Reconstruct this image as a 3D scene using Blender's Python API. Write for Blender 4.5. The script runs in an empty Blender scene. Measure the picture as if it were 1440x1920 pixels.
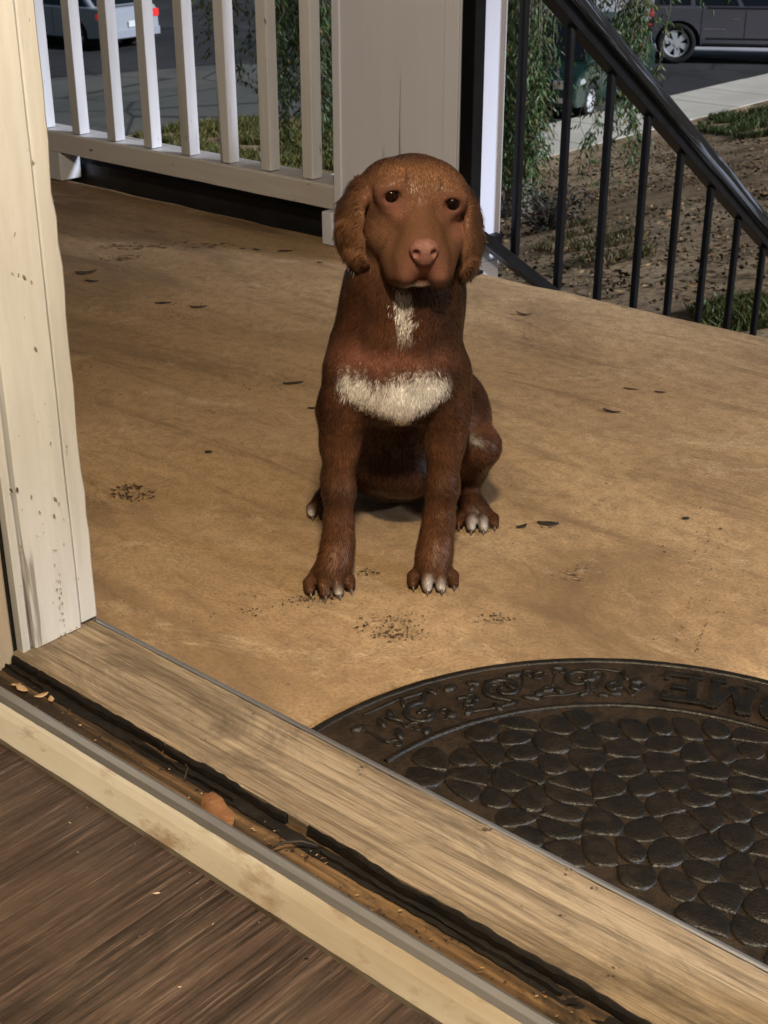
import bpy, bmesh, math, random
import numpy as np
from mathutils import Vector, Matrix, noise as mnoise

random.seed(7); rng = np.random.default_rng(7)
scene = bpy.context.scene
col = scene.collection

# ------------------------------------------------------------------ camera
FPX = 2600.0                                   # focal length in photo pixels (1440 x 1920)
PITCH = math.atan(1235 / FPX)
HEAD = math.pi - math.atan(3300 / (FPX / math.cos(PITCH)))
CAM_H = 0.95
cam_d = bpy.data.cameras.new('camera'); cam = bpy.data.objects.new('camera', cam_d); col.objects.link(cam)
cam.location = (0, 0, CAM_H)
cam.rotation_euler = (math.pi / 2 - PITCH, 0, HEAD - math.pi / 2)
cam_d.sensor_fit = 'VERTICAL'; cam_d.sensor_height = 36; cam_d.sensor_width = 27
cam_d.lens = 36 * FPX / 1920
cam_d.clip_start = 0.02; cam_d.clip_end = 2000
cam_d.dof.use_dof = True; cam_d.dof.focus_distance = 1.95; cam_d.dof.aperture_fstop = 21
scene.camera = cam

# ------------------------------------------------------------------ light (night: cool lamp-lit yard, warm room)
SUN_DIR = Vector((0.86, 0.27, 0.47)).normalized()          # towards the light
world = bpy.data.worlds.new('World'); scene.world = world; world.use_nodes = True
wn = world.node_tree.nodes; wl = world.node_tree.links
bg = wn['Background']; sky = wn.new('ShaderNodeTexSky'); sky.sky_type = 'NISHITA'; sky.sun_disc = False
sky.sun_elevation = math.asin(SUN_DIR.z); sky.sun_rotation = math.atan2(SUN_DIR.x, SUN_DIR.y)
wl.new(sky.outputs[0], bg.inputs[0]); bg.inputs[1].default_value = 0.022
sun_d = bpy.data.lights.new('sun', 'SUN'); sun = bpy.data.objects.new('sun', sun_d); col.objects.link(sun)
sun_d.energy = 4.2; sun_d.angle = math.radians(10); sun_d.color = (0.86, 0.92, 1.0)
sun.rotation_euler = SUN_DIR.to_track_quat('Z', 'Y').to_euler()
vs = scene.view_settings
vs.view_transform = 'Standard'; vs.look = 'None'; vs.exposure = 0.0; vs.gamma = 1.0; vs.use_curve_mapping = False
scene.render.engine = 'CYCLES'
cy = scene.cycles
cy.use_denoising = True
try: cy.denoiser = 'OPENIMAGEDENOISE'
except Exception: pass
cy.use_adaptive_sampling = True; cy.adaptive_threshold = .015
cy.max_bounces = 5; cy.diffuse_bounces = 3; cy.glossy_bounces = 2; cy.transmission_bounces = 4; cy.transparent_max_bounces = 6
cy.sample_clamp_indirect = 6.0; cy.caustics_reflective = False; cy.caustics_refractive = False

# ------------------------------------------------------------------ pixel -> place helpers
_H = np.array([math.cos(HEAD), math.sin(HEAD), 0.0]); _R = np.array([math.sin(HEAD), -math.cos(HEAD), 0.0])
_F = _H * math.cos(PITCH) - np.array([0, 0, math.sin(PITCH)]); _U = np.cross(_R, _F); _C = np.array([0, 0, CAM_H])
def ray(x, y): return _F * FPX + _R * (x - 720) - _U * (y - 960)
def on_z(x, y, z=0.0):
    d = ray(x, y); return _C + d * ((z - CAM_H) / d[2])
def on_x(x, y, X):
    d = ray(x, y); return _C + d * (X / d[0])
def at_depth(x, y, depth): return _C + ray(x, y) * (depth / FPX)

def smooth(a, b, x):
    t = min(1, max(0, (x - a) / (b - a))); return t * t * (3 - 2 * t)
def in_lot(X, Y):
    if Y > 18.3: return X < -13.35
    if Y > 15.5: return X < -17.9 + (Y - 15.5) / 2.8 * 0.9
    return X < -18.2
def ground_z(X, Y):
    u = min(1, max(0, (-X - 1.5) / 10.1)); s = 0.35 * u + 0.65 * u * u * (3 - 2 * u)
    z = -1.05 - 2.03 * s
    if X > -11.4: z += 0.05 * mnoise.noise((X * .45, Y * .45, 3.0)) + 0.02 * mnoise.noise((X * 1.7, Y * 1.7, 8.0))
    return z
def on_ground(x, y):
    d = ray(x, y); t = 0.001
    for _ in range(4000):
        P = _C + d * t
        if P[2] < ground_z(P[0], P[1]): return P
        t *= 1.004
    return P

# ------------------------------------------------------------------ object helpers
def tag(o, label=None, cat=None, group=None, kind=None):
    if label: o['label'] = label
    if cat: o['category'] = cat
    if group: o['group'] = group
    if kind: o['kind'] = kind
    return o
def empty(name, loc=(0, 0, 0), rz=0.0, label=None, cat=None, group=None):
    o = bpy.data.objects.new(name, None); col.objects.link(o); o.location = loc; o.rotation_euler = (0, 0, rz)
    o.empty_display_size = 0.05
    return tag(o, label, cat, group)

class MB:
    def __init__(s): s.v = []; s.f = []; s.m = []; s.cm = 0
    def add(s, vs, fs):
        b = len(s.v); s.v += [tuple(map(float, p)) for p in vs]
        for f in fs: s.f.append([b + i for i in f]); s.m.append(s.cm)
    def box(s, x0, x1, y0, y1, z0, z1, M=None):
        vs = [Vector(p) for p in ((x0,y0,z0),(x1,y0,z0),(x1,y1,z0),(x0,y1,z0),(x0,y0,z1),(x1,y0,z1),(x1,y1,z1),(x0,y1,z1))]
        if M is not None: vs = [M @ p for p in vs]
        s.add(vs, [(0,3,2,1),(4,5,6,7),(0,1,5,4),(1,2,6,5),(2,3,7,6),(3,0,4,7)])
    def prism(s, pts, a, b, axis='x', M=None):
        """2D outline swept from a to b along axis; pts are (y,z), (x,z) or (x,y)"""
        n = len(pts)
        def mk(p, t): return Vector({'x': (t, p[0], p[1]), 'y': (p[0], t, p[1]), 'z': (p[0], p[1], t)}[axis])
        vs = [mk(p, a) for p in pts] + [mk(p, b) for p in pts]
        if M is not None: vs = [M @ p for p in vs]
        fs = [(i, (i + 1) % n, n + (i + 1) % n, n + i) for i in range(n)] + [tuple(range(n))[::-1], tuple(range(n, 2 * n))]
        s.add(vs, fs)
    def tube(s, pts, rad, n=8, caps=True, flat=1.0):
        pts = [Vector(p) for p in pts]
        if not hasattr(rad, '__len__'): rad = [rad] * len(pts)
        up = Vector((0, 0, 1)); vs = []; prev = None
        for i, p in enumerate(pts):
            t = (pts[min(i + 1, len(pts) - 1)] - pts[max(i - 1, 0)]).normalized()
            if prev is None:
                a = t.cross(up)
                if a.length < 1e-4: a = t.cross(Vector((1, 0, 0)))
                a.normalize()
            else:
                a = (prev - t * prev.dot(t)).normalized()
            prev = a; b = t.cross(a)
            for k in range(n):
                w = 2 * math.pi * k / n
                vs.append(p + (a * math.cos(w) + b * math.sin(w) * flat) * rad[i])
        fs = []
        for i in range(len(pts) - 1):
            for k in range(n):
                fs.append((i * n + k, i * n + (k + 1) % n, (i + 1) * n + (k + 1) % n, (i + 1) * n + k))
        if caps: fs += [tuple(range(n))[::-1], tuple(range((len(pts) - 1) * n, len(pts) * n))]
        s.add(vs, fs)
    def lathe(s, prof, n=24, M=None, closed=False):
        """prof (r, y) turned about the local y axis"""
        vs = []
        for k in range(n):
            w = 2 * math.pi * k / n
            for r, y in prof: vs.append(Vector((r * math.cos(w), y, r * math.sin(w))))
        if M is not None: vs = [M @ p for p in vs]
        m = len(prof); fs = []
        for k in range(n):
            for j in range(m if closed else m - 1):
                fs.append((k * m + j, ((k + 1) % n) * m + j, ((k + 1) % n) * m + (j + 1) % m, k * m + (j + 1) % m))
        s.add(vs, fs)
    def build(s, name, mat, parent=None, smooth=False, bevel=0, seg=2, loc=None, sub=0, fix=True, kind=None):
        me = bpy.data.meshes.new(name); me.from_pydata(s.v, [], s.f); me.update()
        if fix:
            bm = bmesh.new(); bm.from_mesh(me); bmesh.ops.recalc_face_normals(bm, faces=bm.faces[:]); bm.to_mesh(me); bm.free()
        mats = mat if isinstance(mat, (list, tuple)) else [mat]
        for m in mats: me.materials.append(m)
        if len(mats) > 1: me.polygons.foreach_set('material_index', s.m)
        if smooth: me.polygons.foreach_set('use_smooth', [True] * len(me.polygons))
        o = bpy.data.objects.new(name, me); col.objects.link(o)
        if parent is not None: o.parent = parent
        if loc is not None: o.location = loc
        if bevel:
            b = o.modifiers.new('bevel', 'BEVEL'); b.width = bevel; b.segments = seg; b.limit_method = 'ANGLE'; b.angle_limit = math.radians(35)
        if sub:
            q = o.modifiers.new('subd', 'SUBSURF'); q.levels = sub; q.render_levels = sub
        if kind: o['kind'] = kind
        return o

# ------------------------------------------------------------------ materials
class NT:
    def __init__(s, name):
        s.mat = bpy.data.materials.new(name); s.mat.use_nodes = True
        s.n = s.mat.node_tree.nodes; s.l = s.mat.node_tree.links; s.p = s.n['Principled BSDF']
        s.tc = s.n.new('ShaderNodeTexCoord')
    def link(s, a, b): s.l.new(a, b)
    def vec(s, scale=(1, 1, 1), loc=(0, 0, 0), rot=(0, 0, 0), src='Object'):
        m = s.n.new('ShaderNodeMapping'); m.inputs['Scale'].default_value = scale; m.inputs['Location'].default_value = loc; m.inputs['Rotation'].default_value = rot
        s.link(s.tc.outputs[src], m.inputs[0]); return m.outputs[0]
    def noise(s, scale=5, detail=4, rough=.55, vec=None, dist=0.0):
        t = s.n.new('ShaderNodeTexNoise'); t.inputs['Scale'].default_value = scale; t.inputs['Detail'].default_value = detail
        t.inputs['Roughness'].default_value = rough; t.inputs['Distortion'].default_value = dist
        s.link(vec if vec is not None else s.tc.outputs['Object'], t.inputs['Vector']); return t.outputs[0]
    def voro(s, scale=5, vec=None, feature='F1', out=0):
        t = s.n.new('ShaderNodeTexVoronoi'); t.feature = feature; t.inputs['Scale'].default_value = scale
        s.link(vec if vec is not None else s.tc.outputs['Object'], t.inputs['Vector']); return t.outputs[out]
    def ramp(s, fac, stops):
        r = s.n.new('ShaderNodeValToRGB'); e = r.color_ramp.elements
        while len(e) < len(stops): e.new(0.5)
        for el, (p, c) in zip(e, stops):
            el.position = p; el.color = (c, c, c, 1) if not hasattr(c, '__len__') else (*c, 1)
        s.link(fac, r.inputs[0]); return r.outputs[0]
    def mix(s, fac, a, b, mode='MIX'):
        m = s.n.new('ShaderNodeMix'); m.data_type = 'RGBA'; m.blend_type = mode
        for sock, v in ((m.inputs[0], fac), (m.inputs[6], a), (m.inputs[7], b)):
            if isinstance(v, bpy.types.NodeSocket): s.link(v, sock)
            elif hasattr(v, '__len__'): sock.default_value = (*v, 1)
            else: sock.default_value = v
        return m.outputs[2]
    def math(s, op, a, b=0.0):
        m = s.n.new('ShaderNodeMath'); m.operation = op
        for sock, v in ((m.inputs[0], a), (m.inputs[1], b)):
            if isinstance(v, bpy.types.NodeSocket): s.link(v, sock)
            else: sock.default_value = v
        return m.outputs[0]
    def attr(s, name):
        a = s.n.new('ShaderNodeAttribute'); a.attribute_name = name; return a.outputs[0]
    def geo(s, out): 
        g = s.n.new('ShaderNodeNewGeometry'); return g.outputs[out]
    def objrand(s):
        g = s.n.new('ShaderNodeObjectInfo'); return g.outputs['Random']
    def done(s, color=None, rough=.6, bump=None, bstr=.3, bdist=.002, metal=0.0, spec=.5, **kw):
        if color is not None:
            if isinstance(color, bpy.types.NodeSocket): s.link(color, s.p.inputs['Base Color'])
            else: s.p.inputs['Base Color'].default_value = (*color, 1)
        if isinstance(rough, bpy.types.NodeSocket): s.link(rough, s.p.inputs['Roughness'])
        else: s.p.inputs['Roughness'].default_value = rough
        s.p.inputs['Metallic'].default_value = metal; s.p.inputs['Specular IOR Level'].default_value = spec
        if bump is not None:
            b = s.n.new('ShaderNodeBump'); b.inputs['Strength'].default_value = bstr; b.inputs['Distance'].default_value = bdist
            s.link(bump, b.inputs['Height']); s.link(b.outputs[0], s.p.inputs['Normal'])
        for k, v in kw.items(): s.p.inputs[k.replace('_', ' ')].default_value = v
        return s.mat

def plain(name, c1, c2=None, scale=8, rough=.6, bstr=.2, bscale=40, bdist=.002, metal=0.0, spec=.5, stretch=(1, 1, 1), **kw):
    t = NT(name); v = t.vec(stretch)
    colr = c1 if c2 is None else t.mix(t.ramp(t.noise(scale, 5, .6, v), [(.32, 0.0), (.68, 1.0)]), c1, c2)
    return t.done(colr, rough, t.noise(bscale, 3, .6, v) if bstr else None, bstr, bdist, metal, spec, **kw)

def mat_porch():
    t = NT('porch_paint')
    big = t.ramp(t.noise(.9, 6, .62, t.vec((1, 1.5, 1)), dist=.5), [(.34, 0.0), (.66, 1.0)])
    c = t.mix(big, (.330, .214, .116), (.560, .392, .232))
    stain = t.ramp(t.noise(1.5, 7, .68, t.vec((.8, 1.9, 1), (5, 2, 0), (0, 0, .2)), dist=1.0), [(.47, 0.0), (.70, 1.0)])
    c = t.mix(t.math('MULTIPLY', stain, .90), c, (.160, .102, .058))
    streak = t.ramp(t.noise(3.0, 7, .7, t.vec((.45, 4.2, 1), (1, 0, 0), (0, 0, .28)), dist=.9), [(.54, 0.0), (.70, 1.0)])
    c = t.mix(t.math('MULTIPLY', streak, .65), c, (.145, .092, .052))
    worn = t.ramp(t.noise(4.2, 8, .72, t.vec((1, 1.4, 1), (2, 7, 0)), dist=.7), [(.56, 0.0), (.70, 1.0)])
    c = t.mix(t.math('MULTIPLY', worn, .60), c, (.66, .51, .34))
    grime = t.ramp(t.noise(3.1, 9, .78, t.vec((1, 2.2, 1), (3, 5, 0)), dist=1.5), [(.60, 0.0), (.66, 1.0)])
    c = t.mix(t.math('MULTIPLY', grime, .55), c, (.085, .056, .034))
    for (sx, sy, ro, lo_, q) in ((1, 14, -.35, .690, .7), (1, 18, .5, .700, .55), (12, 1, .15, .705, .5)):
        sc = t.ramp(t.noise(8, 5, .62, t.vec((sx, sy, 1), (lo_ * 9, 2, 0), (0, 0, ro)), dist=.35), [(lo_, 0.0), (lo_ + .02, 1.0)])
        c = t.mix(t.math('MULTIPLY', sc, q), c, (.085, .056, .034))
    fine = t.noise(190, 4, .75); mid = t.noise(38, 6, .72, dist=.3)
    c = t.mix(t.math('MULTIPLY', t.ramp(mid, [(.40, 1.0), (.56, 0.0)]), .36), c, (.175, .112, .062))
    c = t.mix(t.math('MULTIPLY', t.ramp(fine, [(.40, 1.0), (.54, 0.0)]), .45), c, (.16, .104, .058))
    spots = t.ramp(t.voro(24), [(.03, 1.0), (.055, 0.0)])
    gate = t.ramp(t.noise(2.0, 2, .5, t.vec(loc=(8, 1, 0))), [(.50, 0.0), (.58, 1.0)])
    c = t.mix(t.math('MULTIPLY', t.math('MULTIPLY', spots, gate), .8), c, (.05, .035, .022))
    rough = t.ramp(t.math('ADD', t.math('MULTIPLY', stain, .5), t.math('MULTIPLY', worn, .5)), [(0, .68), (1, .50)])
    h = t.math('ADD', t.math('MULTIPLY', fine, .35), t.math('ADD', t.math('MULTIPLY', mid, .55), t.math('MULTIPLY', worn, .6)))
    return t.done(c, rough, h, .8, .0032, spec=.3)

def mat_wood(name, ca, cb, cdirt, along='x', grain=60, rough=.6, bstr=.35, dirt=.5, dscale=6):
    t = NT(name); k = {'x': (.03, 1, 1), 'y': (1, .03, 1), 'z': (1, 1, .03)}[along]
    v = t.vec(k)
    g = t.noise(grain * 2.6, 5, .7, v, dist=.25); g2 = t.noise(grain * .5, 5, .65, v, dist=.8)
    c = t.mix(t.ramp(g2, [(.38, 0.0), (.62, 1.0)]), ca, cb)
    c = t.mix(t.math('MULTIPLY', t.ramp(g, [(.36, 1.0), (.52, 0.0)]), .75), c, tuple(q * .42 for q in ca))
    c = t.mix(t.math('MULTIPLY', t.ramp(g, [(.56, 0.0), (.68, 1.0)]), .5), c, tuple(min(1, q * 1.35) for q in cb))
    d = t.ramp(t.noise(dscale, 9, .78, t.vec(tuple(.45 + .55 * q for q in k)), dist=.9), [(.48, 0.0), (.66, 1.0)])
    c = t.mix(t.math('MULTIPLY', d, dirt), c, cdirt)
    sp = t.ramp(t.voro(38), [(.05, 1.0), (.09, 0.0)])
    sg = t.ramp(t.noise(7, 2), [(.55, 0.0), (.6, 1.0)])
    c = t.mix(t.math('MULTIPLY', t.math('MULTIPLY', sp, sg), .7), c, (.05, .035, .02))
    return t.done(c, rough, t.math('ADD', g, t.math('MULTIPLY', g2, .6)), bstr, .0018, spec=.3)

def mat_paint(name, base, dirty, chip=(.12, .085, .055), along='z', amount=.66, rough=.45, dirt=.45, soft=.02):
    t = NT(name); k = (1, 1, .12) if along == 'z' else (.12, 1, 1)
    v = t.vec(k)
    n1 = t.noise(7, 6, .65, v)
    c = t.mix(t.math('MULTIPLY', t.ramp(n1, [(.42, 0.0), (.75, 1.0)]), dirt), base, dirty)
    ch = t.ramp(t.noise(30, 5, .6, t.vec((1, 1, .45) if along == 'z' else (.45, 1, 1), (3, 1, 2))), [(amount, 0.0), (amount + soft, 1.0)])
    cr = t.ramp(t.noise(26, 4, .7, t.vec((1, 1, .04) if along == 'z' else (.04, 1, 1), (9, 4, 2)), dist=.5), [(.655, 0.0), (.69, 1.0)])
    mask = t.math('MAXIMUM', t.math('MULTIPLY', ch, .8), t.math('MULTIPLY', cr, .62))
    c = t.mix(mask, c, chip)
    brush = t.noise(120, 3, .6, v)
    h = t.math('SUBTRACT', t.math('ADD', t.math('MULTIPLY', brush, .35), t.math('MULTIPLY', t.noise(18, 4, .6, v), .8)), t.math('MULTIPLY', mask, .9))
    return t.done(c, rough, h, .5, .0016, spec=.4)

def mat_plank():
    t = NT('dark_laminate'); r = t.objrand()
    off = t.n.new('ShaderNodeVectorMath'); off.operation = 'ADD'
    cm = t.n.new('ShaderNodeCombineXYZ'); t.link(t.math('MULTIPLY', r, 40.0), cm.inputs[0]); t.link(t.math('MULTIPLY', r, 17.0), cm.inputs[1])
    t.link(t.vec((1, .030, 1)), off.inputs[0]); t.link(cm.outputs[0], off.inputs[1]); v = off.outputs[0]
    g = t.noise(210, 5, .7, v, dist=.35); g2 = t.noise(24, 5, .65, v, dist=.9); g3 = t.noise(420, 3, .7, v)
    c = t.mix(t.ramp(g2, [(.38, 0.0), (.64, 1.0)]), (.026, .0165, .0135), (.084, .054, .043))
    c = t.mix(t.math('MULTIPLY', t.ramp(g, [(.36, 1.0), (.50, 0.0)]), .9), c, (.008, .0055, .005))
    c = t.mix(t.math('MULTIPLY', t.ramp(g, [(.56, 0.0), (.68, 1.0)]), .8), c, (.20, .145, .120))
    c = t.mix(t.math('MULTIPLY', t.ramp(g3, [(.60, 0.0), (.70, 1.0)]), .5), c, (.24, .18, .15))
    c = t.mix(t.math('MULTIPLY', r, .3), c, (.075, .050, .040))
    dust = t.ramp(t.noise(4, 7, .7, dist=.5), [(.52, 0.0), (.8, 1.0)])
    c = t.mix(t.math('MULTIPLY', dust, .18), c, (.30, .24, .18))
    return t.done(c, t.ramp(g2, [(.2, .42), (.8, .62)]), g, .45, .0012, spec=.4)

def mat_ground():
    t = NT('yard_soil')
    a = t.noise(.55, 6, .62, dist=.4); b = t.noise(2.2, 7, .7, dist=.8)
    c = t.mix(t.ramp(a, [(.38, 0.0), (.62, 1.0)]), (.32, .215, .125), (.64, .46, .285))
    c = t.mix(t.math('MULTIPLY', t.ramp(b, [(.50, 0.0), (.66, 1.0)]), .7), c, (.060, .042, .028))
    w = t.ramp(t.noise(1.1, 5, .65, t.vec((.5, 2.6, 1), (4, 2, 0), (0, 0, .7)), dist=1.0), [(.5, 0.0), (.64, 1.0)])
    c = t.mix(t.math('MULTIPLY', w, .5), c, (.58, .43, .29))
    moss = t.ramp(t.noise(.8, 6, .7, t.vec(loc=(9, 3, 0))), [(.56, 0.0), (.68, 1.0)])
    c = t.mix(t.math('MULTIPLY', moss, .6), c, (.065, .085, .025))
    c = t.mix(t.math('MULTIPLY', t.ramp(t.noise(22, 6, .75), [(.42, 1.0), (.58, 0.0)]), .5), c, (.09, .06, .038))
    return t.done(c, .95, t.math('ADD', t.noise(9, 7, .7), t.noise(60, 4, .7)), .6, .012, spec=.1)

def mat_asphalt(name='asphalt', ca=(.022, .022, .026), cb=(.050, .048, .050)):
    t = NT(name)
    a = t.noise(.18, 4, .6); s = t.noise(60, 3, .7)
    c = t.mix(t.ramp(a, [(.36, 0.0), (.64, 1.0)]), ca, cb)
    c = t.mix(t.math('MULTIPLY', s, .25), c, (.14, .135, .13))
    pt = t.ramp(t.noise(.5, 6, .7, t.vec((1, .5, 1), (3, 1, 0)), dist=1.2), [(.5, 0.0), (.68, 1.0)])
    c = t.mix(t.math('MULTIPLY', pt, .55), c, tuple(q * .35 for q in ca))
    cra = t.ramp(t.voro(.35, t.vec((1, 1, 1)), 'DISTANCE_TO_EDGE'), [(.0, 1.0), (.018, 0.0)])
    c = t.mix(t.math('MULTIPLY', cra, .8), c, (.012, .012, .013))
    return t.done(c, .8, s, .4, .006, spec=.35)

def mat_concrete(name, ca, cb, rough=.8):
    t = NT(name)
    c = t.mix(t.ramp(t.noise(.7, 6, .65), [(.35, 0.0), (.65, 1.0)]), ca, cb)
    st = t.ramp(t.noise(1.4, 5, .7, t.vec((.4, 2.5, 1)), dist=1.0), [(.55, 0.0), (.72, 1.0)])
    c = t.mix(t.math('MULTIPLY', st, .35), c, tuple(q * .5 for q in ca))
    return t.done(c, rough, t.noise(40, 4, .7), .4, .004, spec=.3)

def mat_rubber(name, ca, cb, dust, amount=.5, rough=.62):
    t = NT(name)
    c = t.mix(t.ramp(t.noise(60, 5, .7), [(.35, 0.0), (.65, 1.0)]), ca, cb)
    d = t.ramp(t.noise(22, 7, .75, dist=.6), [(.48, 0.0), (.66, 1.0)])
    c = t.mix(t.math('MULTIPLY', d, amount), c, dust)
    return t.done(c, rough, t.math('ADD', t.noise(90, 4, .7, t.vec((.4, 1, 1), rot=(0, 0, .5))), t.noise(300, 2, .6)), .6, .0018, spec=.4)

def mat_vcol(name, rough=.55, spec=.3, bstr=0, trans=0.0, bscale=220, sheen=0.0):
    t = NT(name)
    if trans: t.p.inputs['Subsurface Weight'].default_value = 0.0
    m = t.done(t.attr('col'), rough, t.noise(bscale, 3, .6) if bstr else None, bstr, .001, spec=spec)
    if sheen: t.p.inputs['Sheen Weight'].default_value = sheen
    return m

def mat_handrail():
    t = NT('black_painted_wood')
    m = t.n.new('ShaderNodeMapping'); m.inputs['Scale'].default_value = (1, .022, 1)
    t.link(t.vec(rot=(math.atan(.655), 0, 0)), m.inputs[0]); v = m.outputs[0]
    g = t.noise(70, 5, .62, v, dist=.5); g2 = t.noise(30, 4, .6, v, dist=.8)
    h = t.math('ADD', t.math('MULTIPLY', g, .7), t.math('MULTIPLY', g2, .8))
    c = t.mix(t.ramp(g, [(.53, 0.0), (.60, 1.0)]), (.003, .004, .006), (.150, .175, .235))  # bluish highlights along the grain painted into the base colour
    return t.done(c, t.ramp(g, [(.3, .34), (.7, .5)]), h, 1.0, .007, spec=.5)

MAT = dict(
    porch=mat_porch(), plank=mat_plank(), ground=mat_ground(), asphalt=mat_asphalt(),
    worn=mat_asphalt('lit_asphalt', (.105, .105, .090), (.165, .160, .138)),  # paler asphalt colour stands in for lamplight on the lot
    walk=mat_concrete('sidewalk_concrete', (.60, .545, .455), (.74, .675, .575)),
    apron=mat_concrete('pale_concrete', (.50, .49, .52), (.60, .58, .60)),
    sill=mat_wood('sill_wood', (.190, .138, .090), (.330, .258, .180), (.085, .062, .042), 'x', 95, .58, .8, .8, 11),
    channel=mat_wood('dirty_channel_wood', (.030, .018, .010), (.19, .110, .050), (.012, .009, .006), 'x', 55, .6, .6, .95, 11),
    nosing=mat_paint('nosing_paint', (.47, .435, .37), (.27, .21, .14), (.20, .13, .075), 'x', .54, .42, 1.0, .16),
    jamb=mat_paint('jamb_paint', (.66, .67, .69), (.40, .385, .355), (.13, .09, .06), 'z', .69, .42, 1.0),
    rail=mat_paint('rail_paint', (.66, .675, .76), (.36, .35, .37), (.10, .08, .065), 'z', .672, .5, .75),
    railx=mat_paint('bottom_rail_paint', (.62, .61, .64), (.34, .31, .29), (.15, .115, .09), 'x', .655, .55, .85),
    column=mat_paint('column_paint', (.60, .63, .78), (.48, .495, .60), (.10, .08, .07), 'z', .735, .4, .45),
    cream=plain('cream_wall_paint', (.26, .22, .17), (.32, .27, .21), 4, .8, .15, spec=.2),
    ceiling=plain('ceiling_paint', (.36, .33, .29), None, 4, .85, .1, spec=.2),
    alu=plain('worn_aluminium', (.36, .36, .38), (.52, .52, .55), 30, .42, .15, 200, .0005, .85, .5, (.1, 1, 1)),
    black=plain('black_rubber', (.004, .0035, .003), (.013, .010, .008), 40, .7, .4, 120, spec=.2),
    iron=plain('black_iron', (.003, .0035, .005), (.006, .007, .010), 20, .34, .15, 90, .001, 0.0, .22),
    edging=plain('black_edging', (.008, .008, .009), (.022, .022, .024), 10, .35, .2, 60),
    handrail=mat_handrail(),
    mat_base=mat_rubber('dusty_mat', (.010, .007, .0045), (.027, .0165, .0095), (.048, .031, .019), .55, .5),
    mat_peb=mat_rubber('mat_rubber', (.0045, .004, .0035), (.011, .0082, .006), (.027, .019, .012), .55, .42),
    mat_rim=mat_rubber('mat_rim_rubber', (.0045, .004, .0035), (.010, .008, .006), (.030, .021, .013), .35, .42),
    bark=plain('bark', (.16, .135, .11), (.32, .285, .24), 6, .9, .9, 18, .03, 0, .2, (1, 1, .2)),
    leaf=mat_vcol('leaf', .45, .35), litter=mat_vcol('litter', .8, .2), crumb=mat_vcol('crumb', .9, .1),
    coat=mat_vcol('dog_skin', .85, .08, .4), fur=mat_vcol('dog_fur', .40, .40),
    eye=plain('dog_eye', (.004, .002, .0015), (.012, .005, .002), 60, .05, 0, spec=.16),
    nose=plain('dog_nose', (.235, .105, .083), (.150, .062, .050), 160, .50, 1.0, 520, .0011, spec=.4),
    claw=plain('dog_claw', (.07, .045, .035), (.16, .11, .085), 60, .4, 0),
    tyre=plain('tyre', (.012, .012, .013), None, 8, .8, .3), rim=plain('alloy', (.80, .81, .83), None, 8, .35, 0, metal=.15),
    glass=plain('car_glass', (.010, .013, .016), None, 8, .06, 0, spec=.8),
    suv=plain('suv_paint', (.150, .146, .178), None, 8, .30, 0, metal=.35, Coat_Weight=.6),
    green=plain('green_paint', (.018, .046, .036), None, 8, .25, 0, metal=.2, Coat_Weight=.6),
    silver=plain('silver_paint', (.50, .53, .60), None, 8, .3, 0, metal=.35, Coat_Weight=.6),
    trim=plain('car_trim', (.012, .012, .014), None, 8, .5, 0), chrome=plain('chrome', (.75, .77, .8), None, 8, .12, 0, metal=1.0),
    plate=plain('number_plate', (.75, .76, .78), None, 8, .4, 0),
)
def emis(name, c, s):
    t = NT(name); t.p.inputs['Emission Color'].default_value = (*c, 1); t.p.inputs['Emission Strength'].default_value = s
    return t.done(c, .3)
MAT['tail'] = emis('tail_light', (.7, .03, .03), .35)
MAT['bulb'] = emis('lamp_globe', (1.0, .80, .55), 6.0)
MAT['headl'] = plain('headlamp_glass', (.75, .8, .85), None, 8, .08, 0, metal=.6)

# ================================================================== SETTING
# --- ground: one sheet to the horizon, finer near the porch
xs = sorted(set([-400, -250, -150, -100, -70, -50, -40, -35] + [round(-32 + .75 * i, 3) for i in range(24)] + [round(-14.0 + .2 * i, 3) for i in range(86)] + [4, 6, 9, 14, 20, 30, 50, 90, 160, 300]))
ys = sorted(set([-300, -150, -80, -40, -20, -10, -4, 0, 1.5] + [round(2.6 + .2 * i, 3) for i in range(85)] + [round(20 + .75 * i, 3) for i in range(30)] + [45, 50, 60, 80, 110, 160, 250, 400]))
mb = MB(); vv = []
for X in xs:
    for Y in ys:
        z = ground_z(X, Y)
        if in_lot(X, Y): z = -3.32
        vv.append((X, Y, z))
ny = len(ys); mb.add(vv, [(i * ny + j, (i + 1) * ny + j, (i + 1) * ny + j + 1, i * ny + j + 1) for i in range(len(xs) - 1) for j in range(ny - 1)])
tag(mb.build('ground', MAT['ground'], smooth=True), kind='structure')
mb = MB(); P = [(-13.3, 18.25), (-13.3, 400), (-400, 400), (-400, -300), (-18.1, -300), (-18.1, 15.5), (-17.0, 18.25)]
mb.prism(P, -3.3, -3.2, 'z'); tag(mb.build('parking_lot', MAT['asphalt']), kind='structure')
mb = MB(); P = [(-13.31, 29.8), (-18.4, 28.9), (-23.5, 31.0), (-40, 46), (-40, 95), (-13.31, 95)]
mb.prism(P, -3.25, -3.194, 'z'); tag(mb.build('concrete_apron', MAT['apron']), kind='structure')
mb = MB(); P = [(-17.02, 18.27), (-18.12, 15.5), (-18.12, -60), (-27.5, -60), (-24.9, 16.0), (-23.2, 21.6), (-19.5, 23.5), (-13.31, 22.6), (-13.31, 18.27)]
mb.prism(P, -3.25, -3.196, 'z'); tag(mb.build('lit_pavement', MAT['worn']), kind='structure')  # lamp-lit part of the lot, its light painted as a paler sheet
walk = empty('sidewalk'); walk['kind'] = 'structure'
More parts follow.
